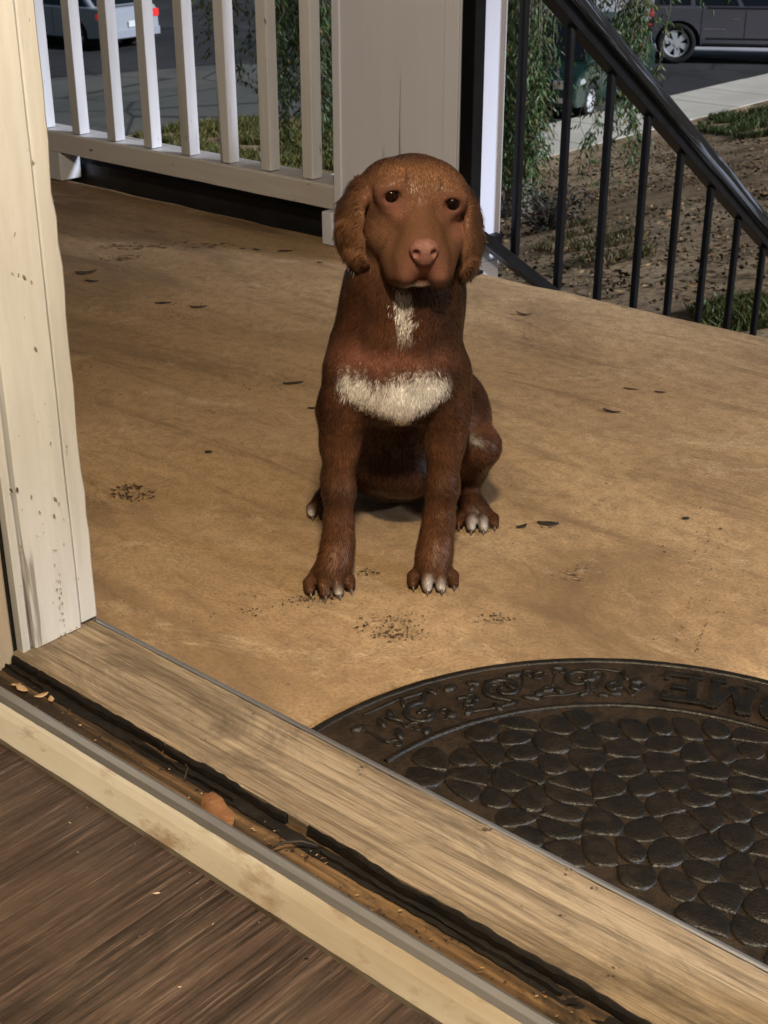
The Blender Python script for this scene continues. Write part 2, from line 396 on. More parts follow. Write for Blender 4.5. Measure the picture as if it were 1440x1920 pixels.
for k in range(20):
    y0 = 9.0 + 1.55 * k; mb = MB(); mb.box(-13.32, -11.75, y0, y0 + 1.538, -3.3, -3.07 + .004 * math.sin(k * 2.1))
    mb.build('paving_slab', MAT['walk'], walk, bevel=.012)

# --- porch slab, room floor, walls, ceilings
EDGE_Y = 2.725
gridx = np.linspace(-6.2, 3.2, 95); gridy = np.linspace(.80, EDGE_Y, 22)
mb = MB(); n2 = len(gridy)
vv = [(x, y, .0012 * mnoise.noise((x * 1.3, y * 1.3, 0)) if y < EDGE_Y - .01 else -.004 + .004 * mnoise.noise((x * 7, 0, 4))) for x in gridx for y in gridy]
mb.add(vv, [(i * n2 + j, (i + 1) * n2 + j, (i + 1) * n2 + j + 1, i * n2 + j + 1) for i in range(len(gridx) - 1) for j in range(n2 - 1)])
fr = [(x, EDGE_Y, v[2]) for x, v in zip(gridx, vv[n2 - 1::n2])]; k0 = len(fr)
mb.add(fr + [(x, EDGE_Y + .004, -.16) for x in gridx], [(i, i + 1, k0 + i + 1, k0 + i) for i in range(k0 - 1)])
tag(mb.build('porch_floor', MAT['porch'], smooth=True, fix=False), kind='structure')
mb = MB(); mb.box(-6.2, 3.2, 1.0, EDGE_Y - .06, -1.9, -.165); tag(mb.build('porch_foundation', MAT['walk']), kind='structure')

floor = empty('floor'); floor['kind'] = 'structure'
pw = .152
for k in range(-20, 21):
    x0 = k * pw + .03
    yb = .742; off = (k * 37 % 10) * .11 - 1.1
    cuts = [-3.4] + [c for c in (off - 1.22, off, off + 1.22) if -3.4 < c < .5] + [yb]
    for a, b in zip(cuts[:-1], cuts[1:]):
        mb = MB(); mb.box(0, pw - .0005, a - b, -.0004, -.012, 0)
        mb.build('plank', MAT['plank'], floor, bevel=.0006, seg=1, loc=(x0, b, 0))
mb = MB(); mb.box(-3.3, 3.3, -3.5, .80, -.2, -.0125); tag(mb.build('subfloor', MAT['trim']), kind='structure')
JX, JX2 = -1.34, -.20                      # clear opening of the doorway
WX = JX - .035; WX2 = JX2 + .035
for nm, b in (('wall_front', [(-6.2, WX - .002, .80, .962, -.16, 2.5), (WX2 + .002, 3.2, .80, .962, -.16, 2.5), (WX - .002, WX2 + .002, .80, .962, 2.12, 2.5)]),
              ('wall_left', [(-3.4, -3.3, -3.5, .80, 0, 2.5)]), ('wall_right', [(3.1, 3.2, -3.5, .80, 0, 2.5)]), ('wall_back', [(-3.4, 3.2, -3.6, -3.5, 0, 2.5)])):
    mb = MB()
    for q in b: mb.box(*q)
    tag(mb.build(nm, MAT['cream']), kind='structure')
mb = MB(); mb.box(-3.4, 3.2, -3.6, .80, 2.5, 2.6); tag(mb.build('ceiling', MAT['ceiling']), kind='structure')
mb = MB(); mb.box(-6.4, 3.4, .962, 3.78, 2.42, 2.5); mb.box(-6.4, 3.4, 2.70, 2.84, 2.22, 2.42); tag(mb.build('porch_ceiling', MAT['ceiling']), kind='structure')  # unseen roof, its overhang sized to shape the outside light

# ================================================================== DOOR FRAME AND THRESHOLD
df = empty('door_frame', (JX, .88, 0), 0, 'chipped cream painted wooden door frame at the doorway edge', 'door frame')
def rough_board(y0, y1, x0, x1, z0, z1, jag=0.0, seed=0, n=70):
    """vertical board; its +y edge and front are slightly uneven"""
    mb = MB(); rows = []
    for i in range(n + 1):
        z = z0 + (z1 - z0) * i / n
        j = jag * (mnoise.noise((seed, z * 9, 1)) + .7 * mnoise.noise((seed, z * 31, 5)))
        q = .0012 * mnoise.noise((seed + 3, z * 6, 2))
        rows.append([(x0, y0), (x1 + q, y0), (x1 + q + .0006, y0 + .003), (x1 + q, (y0 + y1) / 2), (x1 + q, y1 - .004 + j), (x1 - .004 + q, y1 + j), (x0, y1 + j)])
    m = 7; vs = [(a - JX, b - .88, z0 + (z1 - z0) * i / n) for i, r in enumerate(rows) for a, b in r]
    fs = [(i * m + k, i * m + (k + 1) % m, (i + 1) * m + (k + 1) % m, (i + 1) * m + k) for i in range(n) for k in range(m)]
    fs += [tuple(range(m)), tuple(range(n * m, n * m + m))]
    mb.add(vs, fs); return mb
for nm, y0, y1, x1, z0, jag, sd in (('jamb_stop', .842, .857, JX - .004, .0305, .0006, 1), ('jamb_board', .8585, .9335, JX, .031, .0006, 2), ('jamb_moulding', .9350, .963, JX - .0045, .0345, .0032, 3)):
    rough_board(y0, y1, JX - .034, x1, z0, 2.10, jag, sd).build(nm, MAT['jamb'], df, smooth=False)
mb = MB(); mb.box(-.034, -.016, .8355 - .88, .8415 - .88, .03, 2.1); mb.build('seal_gap', MAT['black'], df)
rough_board(.802, .8345, JX - .034, JX - .010, .012, 2.1, .0005, 9).build('inner_jamb', plain('bare_jamb', (.30, .235, .165), (.44, .36, .27), 9, .6, .4, 50, stretch=(1, 1, .1)), df)
mb = MB(); mb.box(-.034, WX2 - JX, -.078, .083, 2.1, 2.118); mb.build('head_jamb', MAT['jamb'], df)
mb = MB(); mb.box(JX2 - JX, WX2 - JX - .001, -.078, .083, .031, 2.098); mb.build('side_jamb', MAT['jamb'], df)

th = empty('door_threshold', (-.8, .85, 0), 0, 'worn wooden door threshold with dirty track and cream nosing', 'threshold')
TX0, TX1 = JX - .03 + .8, JX2 + .03 + .8
def strip(prof, name, m, x0=TX0, x1=TX1, n=90, wob=0.0, seed=0, bevel=0, smoothf=False):
    mb = MB(); vs = []; k = len(prof)
    for i in range(n + 1):
        x = x0 + (x1 - x0) * i / n
        for (y, z) in prof:
            w = wob * (mnoise.noise((x * 14, y * 60 + seed, z * 40)) + .55 * mnoise.noise((x * 75, y * 200 + seed, z * 90))); vs.append((x, y - .85 + w, z + (w * .6 if z > .004 else 0)))
    fs = [(i * k + a, i * k + (a + 1) % k, (i + 1) * k + (a + 1) % k, (i + 1) * k + a) for i in range(n) for a in range(k)] + [tuple(range(k)), tuple(range(n * k, n * k + k))]
    mb.add(vs, fs); return mb.build(name, m, th, bevel=bevel, smooth=smoothf)
strip([(.8315, .012), (.8315, .029), (.836, .0305), (.92, .0298), (.9535, .029), (.9535, .004)], 'sill_board', MAT['sill'], n=260, wob=.0009)
strip([(.9545, .004), (.9545, .0292), (.9575, .0300), (.9625, .0285), (.9645, .025), (.9645, .003)], 'edge_strip', MAT['alu'])
strip([(.777, .0), (.777, .0165), (.795, .0150), (.812, .0165), (.8305, .0185), (.8305, .0)], 'track', MAT['channel'], wob=.0022, seed=4)
for a, b, sd in ((TX0, -.50, 1), (-.495, -.26, 2), (-.255, -.06, 3), (-.03, TX1, 4)):
    strip([(.8255, .0150), (.8258, .0215), (.8272, .0268), (.8295, .0292), (.8312, .0300), (.8313, .0160)], 'weatherstrip', MAT['black'], a, b, 190, .0030, sd)
strip([(.8105, .0150), (.8110, .0176), (.8180, .0182), (.8262, .0190), (.8264, .0150)], 'track_dark_strip', MAT['black'], TX0, TX1, 260, .0030, 21)  # thin black strip along the dark groove beside the seal
for a, b, sd in ((TX0 + .02, -.47, 11), (-.30, -.13, 12), (.0, .30, 13)):
    strip([(.8165, .0178), (.8170, .0222), (.8185, .0228), (.8190, .0178)], 'weatherstrip_fin', MAT['black'], a, b, 90, .0030, sd)
strip([(.7575, .0), (.7575, .0285), (.7620, .0345), (.7700, .0355), (.7755, .0320), (.7765, .0)], 'metal_lip', MAT['alu'], smoothf=False)
strip([(.7290, .0), (.7280, .0085), (.7325, .0130), (.7435, .0245), (.7510, .0292), (.7565, .0300), (.7568, .0)], 'nosing', MAT['nosing'], wob=.0006, seed=8)

def leaf_mesh(L, W, curl=.25, n=6, seed=0, col_a=(.2, .1, .05), name='dead_leaf', mat=None, parent=None):
    mb = MB(); r = random.Random(seed); vs = []
    for i in range(n + 1):
        t = i / n; w = W * math.sin(math.pi * min(1, .08 + t * .9)) ** .8 * r.uniform(.75, 1.15)
        zc = curl * L * ((t - .5) ** 2 * 2.2) + .0015
        for s, k in ((-1, .35), (0, 0), (1, .35)):
            vs.append(((t - .5) * L, s * w / 2, zc + k * curl * W * r.uniform(.3, 1.2)))
    fs = []
    for i in range(n):
        for k in range(2): fs.append((i * 3 + k, i * 3 + k + 1, i * 3 + k + 4, i * 3 + k + 3))
    mb.add(vs, fs); return mb
def leaf_obj(name, P, L, W, rz, mat, seed, label, cat, group=None, curl=.25):
    o = leaf_mesh(L, W, curl, 6, seed).build(name, mat, None, smooth=True, fix=False)
    s = o.modifiers.new('thick', 'SOLIDIFY'); s.thickness = .0006
    o.location = P; o.rotation_euler = (0, 0, rz); return tag(o, label, cat, group)
M_orange = plain('orange_leaf', (.13, .055, .020), (.26, .12, .05), 60, .6, .8, 140)
M_brown = plain('brown_leaf', (.045, .026, .016), (.10, .06, .035), 40, .7, .3, 90)
M_dark = plain('dark_leaf', (.016, .011, .009), (.035, .025, .018), 40, .7, .3, 90)
M_tan = plain('tan_chip', (.34, .21, .11), (.48, .32, .19), 50, .6, .3, 90)
pl = on_z(408, 1528, .022); leaf_obj('dead_leaf', (pl[0], pl[1], .0175), .075, .034, math.radians(-28), M_orange, 3, 'orange dead leaf lying in the dirty threshold track', 'leaf', None, .12)
for i, (x, y, L) in enumerate(((42, 1293, .022), (78, 1305, .018), (96, 1312, .014), (30, 1285, .012))):
    p = on_z(x, y, .018); leaf_obj('wood_chip', (p[0], p[1], .0170), L, L * .5, i * 1.3, M_tan, 20 + i, ('largest tan wood chip in the threshold track', 'second largest tan wood chip in the threshold track', 'tan wood chip in the track, the one farthest from the door frame', 'smallest tan wood chip in the threshold track')[i], 'wood chip', 'wood chips in the track', .15)
mb = MB(); q = [on_z(x, y, .026) for x, y in ((500, 1592), (530, 1582), (565, 1580), (596, 1584))]
mb.tube([(a[0], a[1], .024 + .004 * math.sin(i)) for i, a in enumerate(q)], [.0012, .0016, .0016, .001], 6)
tag(mb.build('twig', M_dark, smooth=True), 'thin dark curved twig lying across the threshold track', 'twig')
mb = MB(); q = [on_z(x, y, .022) for x, y in ((340, 1416), (352, 1440), (345, 1462))]
mb.tube([(a[0], a[1], .022) for a in q], [.0008, .001, .0007], 6)
tag(mb.build('twig', M_dark, smooth=True), 'short broken twig standing in the threshold track above the leaf', 'twig')

# ================================================================== DOORMAT
MC = Vector((-.505, .985, 0)); MR = .468
dm = empty('doormat', (MC.x, MC.y, 0), 0, 'half round black rubber doormat with raised lettering and pebbles', 'doormat')
def arc(r, a0, a1, n): return [(r * math.cos(a0 + (a1 - a0) * i / n), r * math.sin(a0 + (a1 - a0) * i / n)) for i in range(n + 1)]
mb = MB(); mb.prism(arc(MR - .004, 0, math.pi, 72), .0015, .0070, 'z'); mb.build('base', MAT['mat_base'], dm)
def arc_rim(r, w, h, name, a0=.02, a1=math.pi - .02, z0=.0070):
    mb = MB(); n = 110; prof = [(-w / 2, 0), (-w * .42, h * .8), (-w * .15, h), (w * .15, h), (w * .42, h * .8), (w / 2, 0)]; vs = []
    for i in range(n + 1):
        a = a0 + (a1 - a0) * i / n
        for (d, z) in prof:
            rr = r + d + .0008 * mnoise.noise((a * 20, d * 50, 2)); vs.append((rr * math.cos(a), rr * math.sin(a), z0 + z))
    k = len(prof); mb.add(vs, [(i * k + q, i * k + q + 1, (i + 1) * k + q + 1, (i + 1) * k + q) for i in range(n) for q in range(k - 1)])
    return mb.build(name, MAT['mat_rim'], dm, smooth=True)
arc_rim(MR - .004, .013, .0062, 'outer_rim', 0, math.pi, .0025); arc_rim(.358, .008, .0035, 'inner_rim')
# letters: strokes in a 1 x 1 cell, y up
def ser(x, y, w=.34, h=.13): return (x - w / 2, x + w / 2, y, y + h)
LET = {
 'E': [(.10, .32, 0, 1), (.0, .86, 0, .15), (.0, .86, .85, 1), (.3, .68, .43, .57), (.74, .86, .10, .30), (.74, .86, .70, .90)],
 'L': [(.14, .36, 0, 1), (.02, .86, 0, .15), (.02, .48, .87, 1), (.74, .86, .10, .34)],
}
def bars(ch):
    D = {'M': [((.10, 0), (.16, 1)), ((.16, 1), (.5, .22)), ((.5, .22), (.84, 1)), ((.84, 1), (.9, 0))],
         'W': [((.08, 1), (.28, 0)), ((.28, 0), (.5, .7)), ((.5, .7), (.72, 0)), ((.72, 0), (.92, 1))]}
    if ch in D: return D[ch]
    pts = []
    a0, a1 = (0, 2 * math.pi) if ch == 'O' else (math.radians(45), math.radians(315))
    n = 20
    for i in range(n + 1):
        a = a0 + (a1 - a0) * i / n; pts.append((.5 + .40 * math.cos(a), .5 + .43 * math.sin(a)))
    return list(zip(pts[:-1], pts[1:]))
LS_W, LS_H = .056, .068
for k, ch in enumerate('WELCOME'):
    ang = math.radians((k - 3) * 8.9)                        # from +Y axis, towards -X
    mb = MB(); c = Vector((-math.sin(ang), math.cos(ang), 0)) * .409
    ex = Vector((-math.cos(ang), -math.sin(ang), 0)); ey = Vector((math.sin(ang), -math.cos(ang), 0))  # readable from the garden side
    Mx = Matrix(((ex.x, ey.x, 0, c.x), (ex.y, ey.y, 0, c.y), (0, 0, 1, 0), (0, 0, 0, 1)))
    def cell(u, v): return ((u - .5) * LS_W, (v - .5) * LS_H)
    if ch in LET:
        for q, (u0, u1, v0, v1) in enumerate(LET[ch]):
            a, b = cell(u0, v0), cell(u1, v1); mb.box(a[0], b[0], a[1], b[1], .0068, .0112 + .0002 * q, Mx)
    else:
        for q, (p0, p1) in enumerate(bars(ch)):
            a = Vector(cell(*p0)); b = Vector(cell(*p1)); t = (b - a).normalized(); nn = Vector((-t.y, t.x)) * LS_W * .10
            if ch in 'CO': t2 = t * .0006
            else: t2 = t * .002
            pts = [a - t2 + nn, a - t2 - nn, b + t2 - nn, b + t2 + nn]
            mb.prism([(p.x, p.y) for p in pts], .0068, .0112 + .00015 * (q % 5), 'z', Mx)
        if ch in 'MW':
            for u in ((.08, .92) if ch == 'W' else (.14, .86)):
                s = ser(u, .88 if ch == 'W' else .88); a, b = cell(s[0], s[2]), cell(s[1], s[3]); mb.box(a[0], b[0], a[1], b[1], .0068, .0121, Mx)
                if ch == 'M':
                    s = ser(u, 0); a, b = cell(s[0], s[2]), cell(s[1], s[3]); mb.box(a[0], b[0], a[1], b[1], .0068, .0122, Mx)
    mb.build('letter', MAT['mat_rim'], dm, bevel=.0011, seg=2)
# scroll ornaments in the band
def polar(r, deg): a = math.radians(deg); return Vector((-math.sin(a) * r, math.cos(a) * r, 0))
def scroll(cr, cdeg, R0, turns, start, width, flip=1, tail=None):
    c = polar(cr, cdeg); pts = []; rad = []
    n = 30
    for i in range(n + 1):
        t = i / n; rr = R0 * (1 - t * .86); a = math.radians(start + cdeg) + flip * t * turns * 2 * math.pi
        pts.append(c + Vector((math.cos(a) * rr, math.sin(a) * rr, .0072))); rad.append(width * (1.05 - .35 * t))
    if tail:
        tp = [polar(*q) for q in tail]; base = pts[0]
        tq = [Vector((p.x, p.y, .0072)) for p in tp]; ex = []
        ctrl = tq + [base]
        for i in range(len(ctrl) - 1):
            for s in range(5): ex.append(ctrl[i].lerp(ctrl[i + 1], s / 5))
        # soften the joint
        rad = [width * (.45 + .6 * i / len(ex)) for i in range(len(ex))] + rad; pts = ex + pts
    mb = MB(); mb.tube(pts, rad, 8, True, .75); mb.build('scroll', MAT['mat_rim'], dm, smooth=True)
def blob(cr, deg, a, b, rot=0, name='scroll_leaf', h=.0042, m='mat_rim'):
    c = polar(cr, deg); mb = MB(); vs = [(c.x, c.y, .007 + h)]; n = 12; th_ = math.radians(rot + deg)
    for ring, zz in ((.55, h * .92), (.86, h * .6), (1.0, -.001)):
        for k in range(n):
            w = 2 * math.pi * k / n; x, y = a * math.cos(w) * ring, b * math.sin(w) * ring
            vs.append((c.x + x * math.cos(th_) - y * math.sin(th_), c.y + x * math.sin(th_) + y * math.cos(th_), .007 + zz))
    fs = [(0, 1 + k, 1 + (k + 1) % n) for k in range(n)]
    for r_ in range(2):
        for k in range(n): fs.append((1 + r_ * n + k, 1 + (r_ + 1) * n + k, 1 + (r_ + 1) * n + (k + 1) % n, 1 + r_ * n + (k + 1) % n))
    mb.add(vs, fs); mb.build(name, MAT[m], dm, smooth=True)
for sgn in (1, -1):
    for q_ in range(26):
        dg = 34 + q_ * 2.05 + random.uniform(-.6, .6); rr_ = .409 + .030 * math.sin(q_ * 2.3) + random.uniform(-.006, .006)
        if q_ % 3 == 0: scroll(rr_, sgn * dg, random.uniform(.008, .013), 1.1, random.uniform(0, 360), .0026, random.choice((1, -1)), [(.409 + random.uniform(-.03, .03), sgn * (dg + 2.6)), (.409 + random.uniform(-.03, .03), sgn * (dg + 1.2))])
        else: blob(rr_, sgn * dg, random.uniform(.008, .014), random.uniform(.0035, .006), random.uniform(-80, 80))
    for (cr, cd, R0, tr, st, w, fl, tl) in ((.405, 74, .024, 1.25, 60, .0046, 1, [(.446, 82), (.447, 76), (.444, 70)]), (.412, 57.5, .026, 1.3, 200, .0050, -1, [(.380, 66), (.376, 61), (.380, 57)]),
                                            (.418, 44, .019, 1.2, 40, .0040, 1, [(.385, 52), (.384, 47), (.392, 43)]), (.400, 65.5, .013, 1.0, 120, .0034, -1, None), (.430, 50.5, .011, 1.0, 20, .0030, 1, None), (.402, 37.6, .013, 1.1, 250, .0036, -1, [(.440, 44), (.443, 40), (.436, 36)])):
        scroll(cr, sgn * cd, R0, tr, st if sgn > 0 else 180 - st, w, fl * sgn, [(a, sgn * b) for a, b in tl] if tl else None)
    for (cr, cd, a, b, ro) in ((.438, 66, .012, .007, 20), (.388, 81, .012, .006, 60), (.436, 62, .010, .006, -30), (.384, 70, .009, .006, 10), (.392, 52, .009, .006, 40), (.440, 54.5, .012, .006, 10), (.380, 40.5, .008, .005, 0),
                               (.416, 34.0, .010, .0065, 30), (.398, 34.5, .008, .005, -30), (.428, 78.5, .010, .005, 70), (.402, 50, .007, .005, 0), (.372, 76.5, .008, .005, 30), (.446, 47, .008, .005, 0)):
        blob(cr, sgn * cd, a, b, ro * sgn)
# pebbles: packed rounded cells
seeds = []; tries = 0
while tries < 30000:
    tries += 1; x = random.uniform(-.40, .40); y = random.uniform(-.03, .40)
    if x * x + y * y > .40 ** 2: continue
    if all((a - x) ** 2 * .62 + (b - y) ** 2 * 1.25 > .0292 ** 2 for a, b in seeds): seeds.append((x, y))
def clip(poly, m, d):
    out = []
    for i in range(len(poly)):
        a, b = poly[i], poly[(i + 1) % len(poly)]; fa = (a - m).dot(d); fb = (b - m).dot(d)
        if fa <= 0: out.append(a)
        if (fa < 0) != (fb < 0): out.append(a.lerp(b, fa / (fa - fb)))
    return out
for (x, y) in seeds:
    if x * x + y * y > .338 ** 2 or y < .006: continue
    c = Vector((x, y)); poly = [c + Vector(q) for q in ((-.1, -.1), (.1, -.1), (.1, .1), (-.1, .1))]
    for (a, b) in seeds:
        if (a, b) == (x, y): continue
        d = Vector((a, b)) - c
        if d.length < .12: poly = clip(poly, c + d * .5, d.normalized())
    poly = [q for i in range(len(poly)) for q in (poly[i].lerp(poly[(i + 1) % len(poly)], .33), poly[i].lerp(poly[(i + 1) % len(poly)], .67))]
    for _ in range(2):
        poly = [q for i in range(len(poly)) for q in (poly[i].lerp(poly[(i + 1) % len(poly)], .25), poly[i].lerp(poly[(i + 1) % len(poly)], .75))]
    cc = sum(poly, Vector((0, 0))) / len(poly); kx = random.uniform(1.0, 1.06); n = len(poly)
    poly = [cc + (q - cc) * kx for q in poly]
    if max(q.length for q in poly) > .352: poly = [q if q.length < .351 else q * (.351 / q.length) for q in poly]
    poly = [Vector((q.x, max(q.y, -.004))) for q in poly]
    h_ = random.uniform(.0018, .0036); tilt = Vector((random.uniform(-.05, .05), random.uniform(-.05, .05))); mb = MB(); vs = []
    for k, zz in ((1.0, -.0005), (.965, h_ * .55), (.86, h_ * .92), (.5, h_ * 1.08)):
        for q in poly: vs.append((cc.x + (q.x - cc.x) * k, cc.y + (q.y - cc.y) * k, .007 + zz + (tilt.dot(q - cc) * .6 if zz > 0 else 0)))
    vs.append((cc.x, cc.y, .007 + h_ * 1.1)); fs = [(r_ * n + k, r_ * n + (k + 1) % n, (r_ + 1) * n + (k + 1) % n, (r_ + 1) * n + k) for r_ in range(3) for k in range(n)] + [(3 * n + k, 3 * n + (k + 1) % n, 4 * n) for k in range(n)]
    mb.add(vs, fs); mb.build('pebble', MAT['mat_peb'], dm, smooth=True, fix=False)

# ================================================================== WHITE RAILING
pr = empty('porch_railing', (-3.6, 2.75, 0), 0, 'white painted wooden porch railing with square balusters', 'railing')
BX = [-2.606 + .1598 * 0 - .1598 * k - .0012 * k * k for k in range(22)]
mb = MB(); n = 60; vs = []
for i in range(n + 1):
    x = -6.1 + (-2.50 + 6.1) * i / n; w = .0012 * mnoise.noise((x * 8, 0, 0))
    for (y, z) in ((2.690 + w, .092), (2.690 + w, .150), (2.694, .155), (2.776, .158), (2.780, .154), (2.780, .092)):
        vs.append((x + 3.6, y - 2.75, z + w))
mb.add(vs, [(i * 6 + a, i * 6 + (a + 1) % 6, (i + 1) * 6 + (a + 1) % 6, (i + 1) * 6 + a) for i in range(n) for a in range(6)] + [tuple(range(6)), tuple(range(n * 6, n * 6 + 6))])
mb.build('bottom_rail', MAT['railx'], pr)
mb = MB(); mb.box(-2.5, 1.1, -.055, .045, .95, .99); mb.build('top_rail', MAT['railx'], pr, bevel=.004)
for k, bx in enumerate(BX):
    mb = MB(); w = .0385; tw = random.uniform(-.02, .03); lean = random.uniform(-.004, .004)
    yy = 2.697 + .0 * k
    Mx = Matrix.Translation((bx - w / 2 + 3.6, yy + w / 2 - 2.75, 0)) @ Matrix.Rotation(tw, 4, 'Z')
    mb.box(-w / 2, w / 2, -w / 2, w / 2, .1585, .955, Mx); mb.v = [(x + lean * (z - .16), y, z) for x, y, z in mb.v]
    mb.build('baluster', MAT['rail'], pr, bevel=.0022)
mb = MB(); mb.box(-3.80 + 3.6, -3.72 + 3.6, 2.692 - 2.75, 2.772 - 2.75, .0005, .0905); mb.build('support_block', MAT['rail'], pr, bevel=.003)
mb = MB(); mb.prism([(2.782, -.16), (2.782, .0), (2.7845, .045), (2.790, .052), (2.795, .060), (2.797, .078), (2.803, .083), (2.805, .093), (2.84, .096), (2.84, -.16)], -6.1, -2.515, 'x')
tag(mb.build('edge_board', MAT['edging'], bevel=.002), 'long black edging board behind the gap under the white railing', 'edging')

# ================================================================== COLUMN
cp = empty('porch_column', (-2.3, 2.75, 0), 0, 'broad white painted porch column behind the puppy', 'column')
def cbox(name, x0, x1, y0, y1, z0, z1, bev=.003, m='column'):
    mb = MB(); mb.box(x0 + 2.3, x1 + 2.3, y0 - 2.75, y1 - 2.75, z0, z1); return mb.build(name, MAT[m], cp, bevel=bev)
cbox('shaft', -2.492, -2.104, 2.676, 2.868, .0005, 2.22)
cbox('lower_shaft', -2.492, -2.104, 2.733, 2.868, -1.15, -.0005)
cbox('corner_trim', -2.506, -2.480, 2.6715, 2.690, .001, 2.22, .002)
cbox('corner_trim', -2.142, -2.0995, 2.6715, 2.6755, .001, 2.22, .0015)
cbox('corner_trim', -2.1035, -2.0990, 2.679, 2.712, .001, 2.22, .0015)
cbox('base_block', -2.545, -2.508, 2.664, 2.700, .0008, .089, .003)
cbox('base_trim', -2.506, -2.3, 2.664, 2.671, .0008, .045, .003)

# ================================================================== STAIR RAILING (black) and steps
SX = -2.055; SL = -.655
sr = empty('stair_railing', (SX, 2.70, 0), 0, 'black iron stair railing with wood grained handrail beside the column', 'railing')
def railz(y): return .700 + SL * (y - 2.85)          # underside of the handrail's steel bar
def botz(y): return .022 + SL * (y - 2.85)
ang = math.atan(SL)
def sbeam(name, x0, x1, z0, z1, ya, yb, zf, m, bev=.002, seg=2):
    mb = MB(); n = 40; vs = []
    for i in range(n + 1):
        y = ya + (yb - ya) * i / n; z = zf(y)
        for (x, dz) in ((x0, z0), (x1, z0), (x1, z1), (x0, z1)): vs.append((x, y - 2.70, z + dz))
    mb.add(vs, [(i * 4 + a, i * 4 + (a + 1) % 4, (i + 1) * 4 + (a + 1) % 4, (i + 1) * 4 + a) for i in range(n) for a in range(4)] + [(0, 1, 2, 3), tuple(range(n * 4, n * 4 + 4))])
    return mb.build(name, m, sr, bevel=bev, seg=seg)
YE = 4.62
sbeam('rail_channel', -.021, .021, .0, .036, 2.72, YE, railz, MAT['iron'])
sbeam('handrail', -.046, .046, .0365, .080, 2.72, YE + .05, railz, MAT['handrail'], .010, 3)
sbeam('bottom_rail', -.016, .016, -.034, .0, 2.72, YE, botz, MAT['iron'])
for k in range(9):
    y = 2.868 + .2035 * k
    mb = MB(); mb.box(-.0105, .0105, y - .0105 - 2.70, y + .0105 - 2.70, botz(y) + .001, railz(y) + .004); mb.build('baluster', MAT['iron'], sr, bevel=.006, seg=4, smooth=True)
mb = MB(); mb.box(-.033, .007, -.032, .008, .0, 1.05); mb.build('newel_post', MAT['iron'], sr, bevel=.003)
mb = MB(); mb.box(-.022, .022, YE - .02 - 2.70, YE + .024 - 2.70, -1.3, railz(YE) + .0); mb.build('newel_post', MAT['iron'], sr, bevel=.003)
mb = MB(); mb.box(-.040, .016, -.040, .016, .0005, .010); mb.build('foot_plate', MAT['iron'], sr, bevel=.002)
mb = MB(); mb.box(-.040, -.0165, 2.800 - 2.70, 2.835 - 2.70, .030, .075); mb.build('bracket', MAT['iron'], sr, bevel=.002)
st = empty('porch_steps', (-1.3, 2.75, -1.1), 0, 'concrete steps leading down from the porch edge', 'steps')
for k in range(6):
    mb = MB(); y0 = 2.735 + .275 * k; mb.box(-.7, .9, y0 - 2.75, y0 + .285 - 2.75, -.35, 1.1 - .178 * (k + 1)); mb.build('step', MAT['walk'], st, bevel=.008)

# ================================================================== ADDED LAMPS, OUT OF VIEW
lp = empty('added_pendant', (-.15, .25, 2.5), 0, 'unseen glass pendant lamp added inside the door for warm light', 'lamp'); Mr = Matrix.Rotation(math.radians(90), 4, 'X')  # pendant added out of view to send warm light through the doorway
mb = MB(); mb.lathe([(.001, -.0005), (.06, -.0005), (.065, -.02), (.02, -.035), (.001, -.035)], 28, Mr); mb.build('canopy', MAT['chrome'], lp, smooth=True)
mb = MB(); mb.tube([(0, 0, -.03), (0, 0, -.36)], .004, 8); mb.build('cord', MAT['iron'], lp, smooth=True)
mb = MB(); mb.lathe([(.001, -.355), (.03, -.357), (.07, -.375), (.085, -.41), (.075, -.445), (.04, -.465), (.001, -.47)], 28, Mr); mb.build('globe', MAT['bulb'], lp, smooth=True)
ld = bpy.data.lights.new('lamp_light', 'POINT'); lo = bpy.data.objects.new('lamp_light', ld); col.objects.link(lo); lo.parent = lp; lo.location = (0, 0, -.58)
ld.energy = 215; ld.shadow_soft_size = .09; ld.color = (1.0, .82, .56)
pl_ = empty('added_lantern', (.02, .962, 1.70), 0, 'unseen glass lantern added on the porch wall for warm light', 'lamp')  # unseen lantern, added for a little warm light on the porch
mb = MB(); mb.box(-.05, .05, .0, .02, -.10, .10); mb.build('back_plate', MAT['iron'], pl_, bevel=.006)
mb = MB(); mb.tube([(0, .02, .06), (0, .09, .10), (0, .14, .08)], .010, 10); mb.build('arm', MAT['iron'], pl_, smooth=True)
mb = MB(); mb.lathe([(.001, .085), (.03, .075), (.085, .035), (.088, .028), (.001, .028)], 24, Matrix.Translation((0, .14, 0)) @ Matrix.Rotation(math.radians(90), 4, 'X')); mb.build('cap', MAT['iron'], pl_, smooth=True)
mb = MB(); mb.lathe([(.05, .026), (.062, -.02), (.055, -.09), (.001, -.10)], 24, Matrix.Translation((0, .14, 0)) @ Matrix.Rotation(math.radians(90), 4, 'X')); mb.build('globe', MAT['bulb'], pl_, smooth=True)
ld = bpy.data.lights.new('lamp_light', 'POINT'); lo = bpy.data.objects.new('lamp_light', ld); col.objects.link(lo); lo.parent = pl_; lo.location = (0, .16, -.17)
ld.energy = 9; ld.shadow_soft_size = .07; ld.color = (1.0, .84, .60)

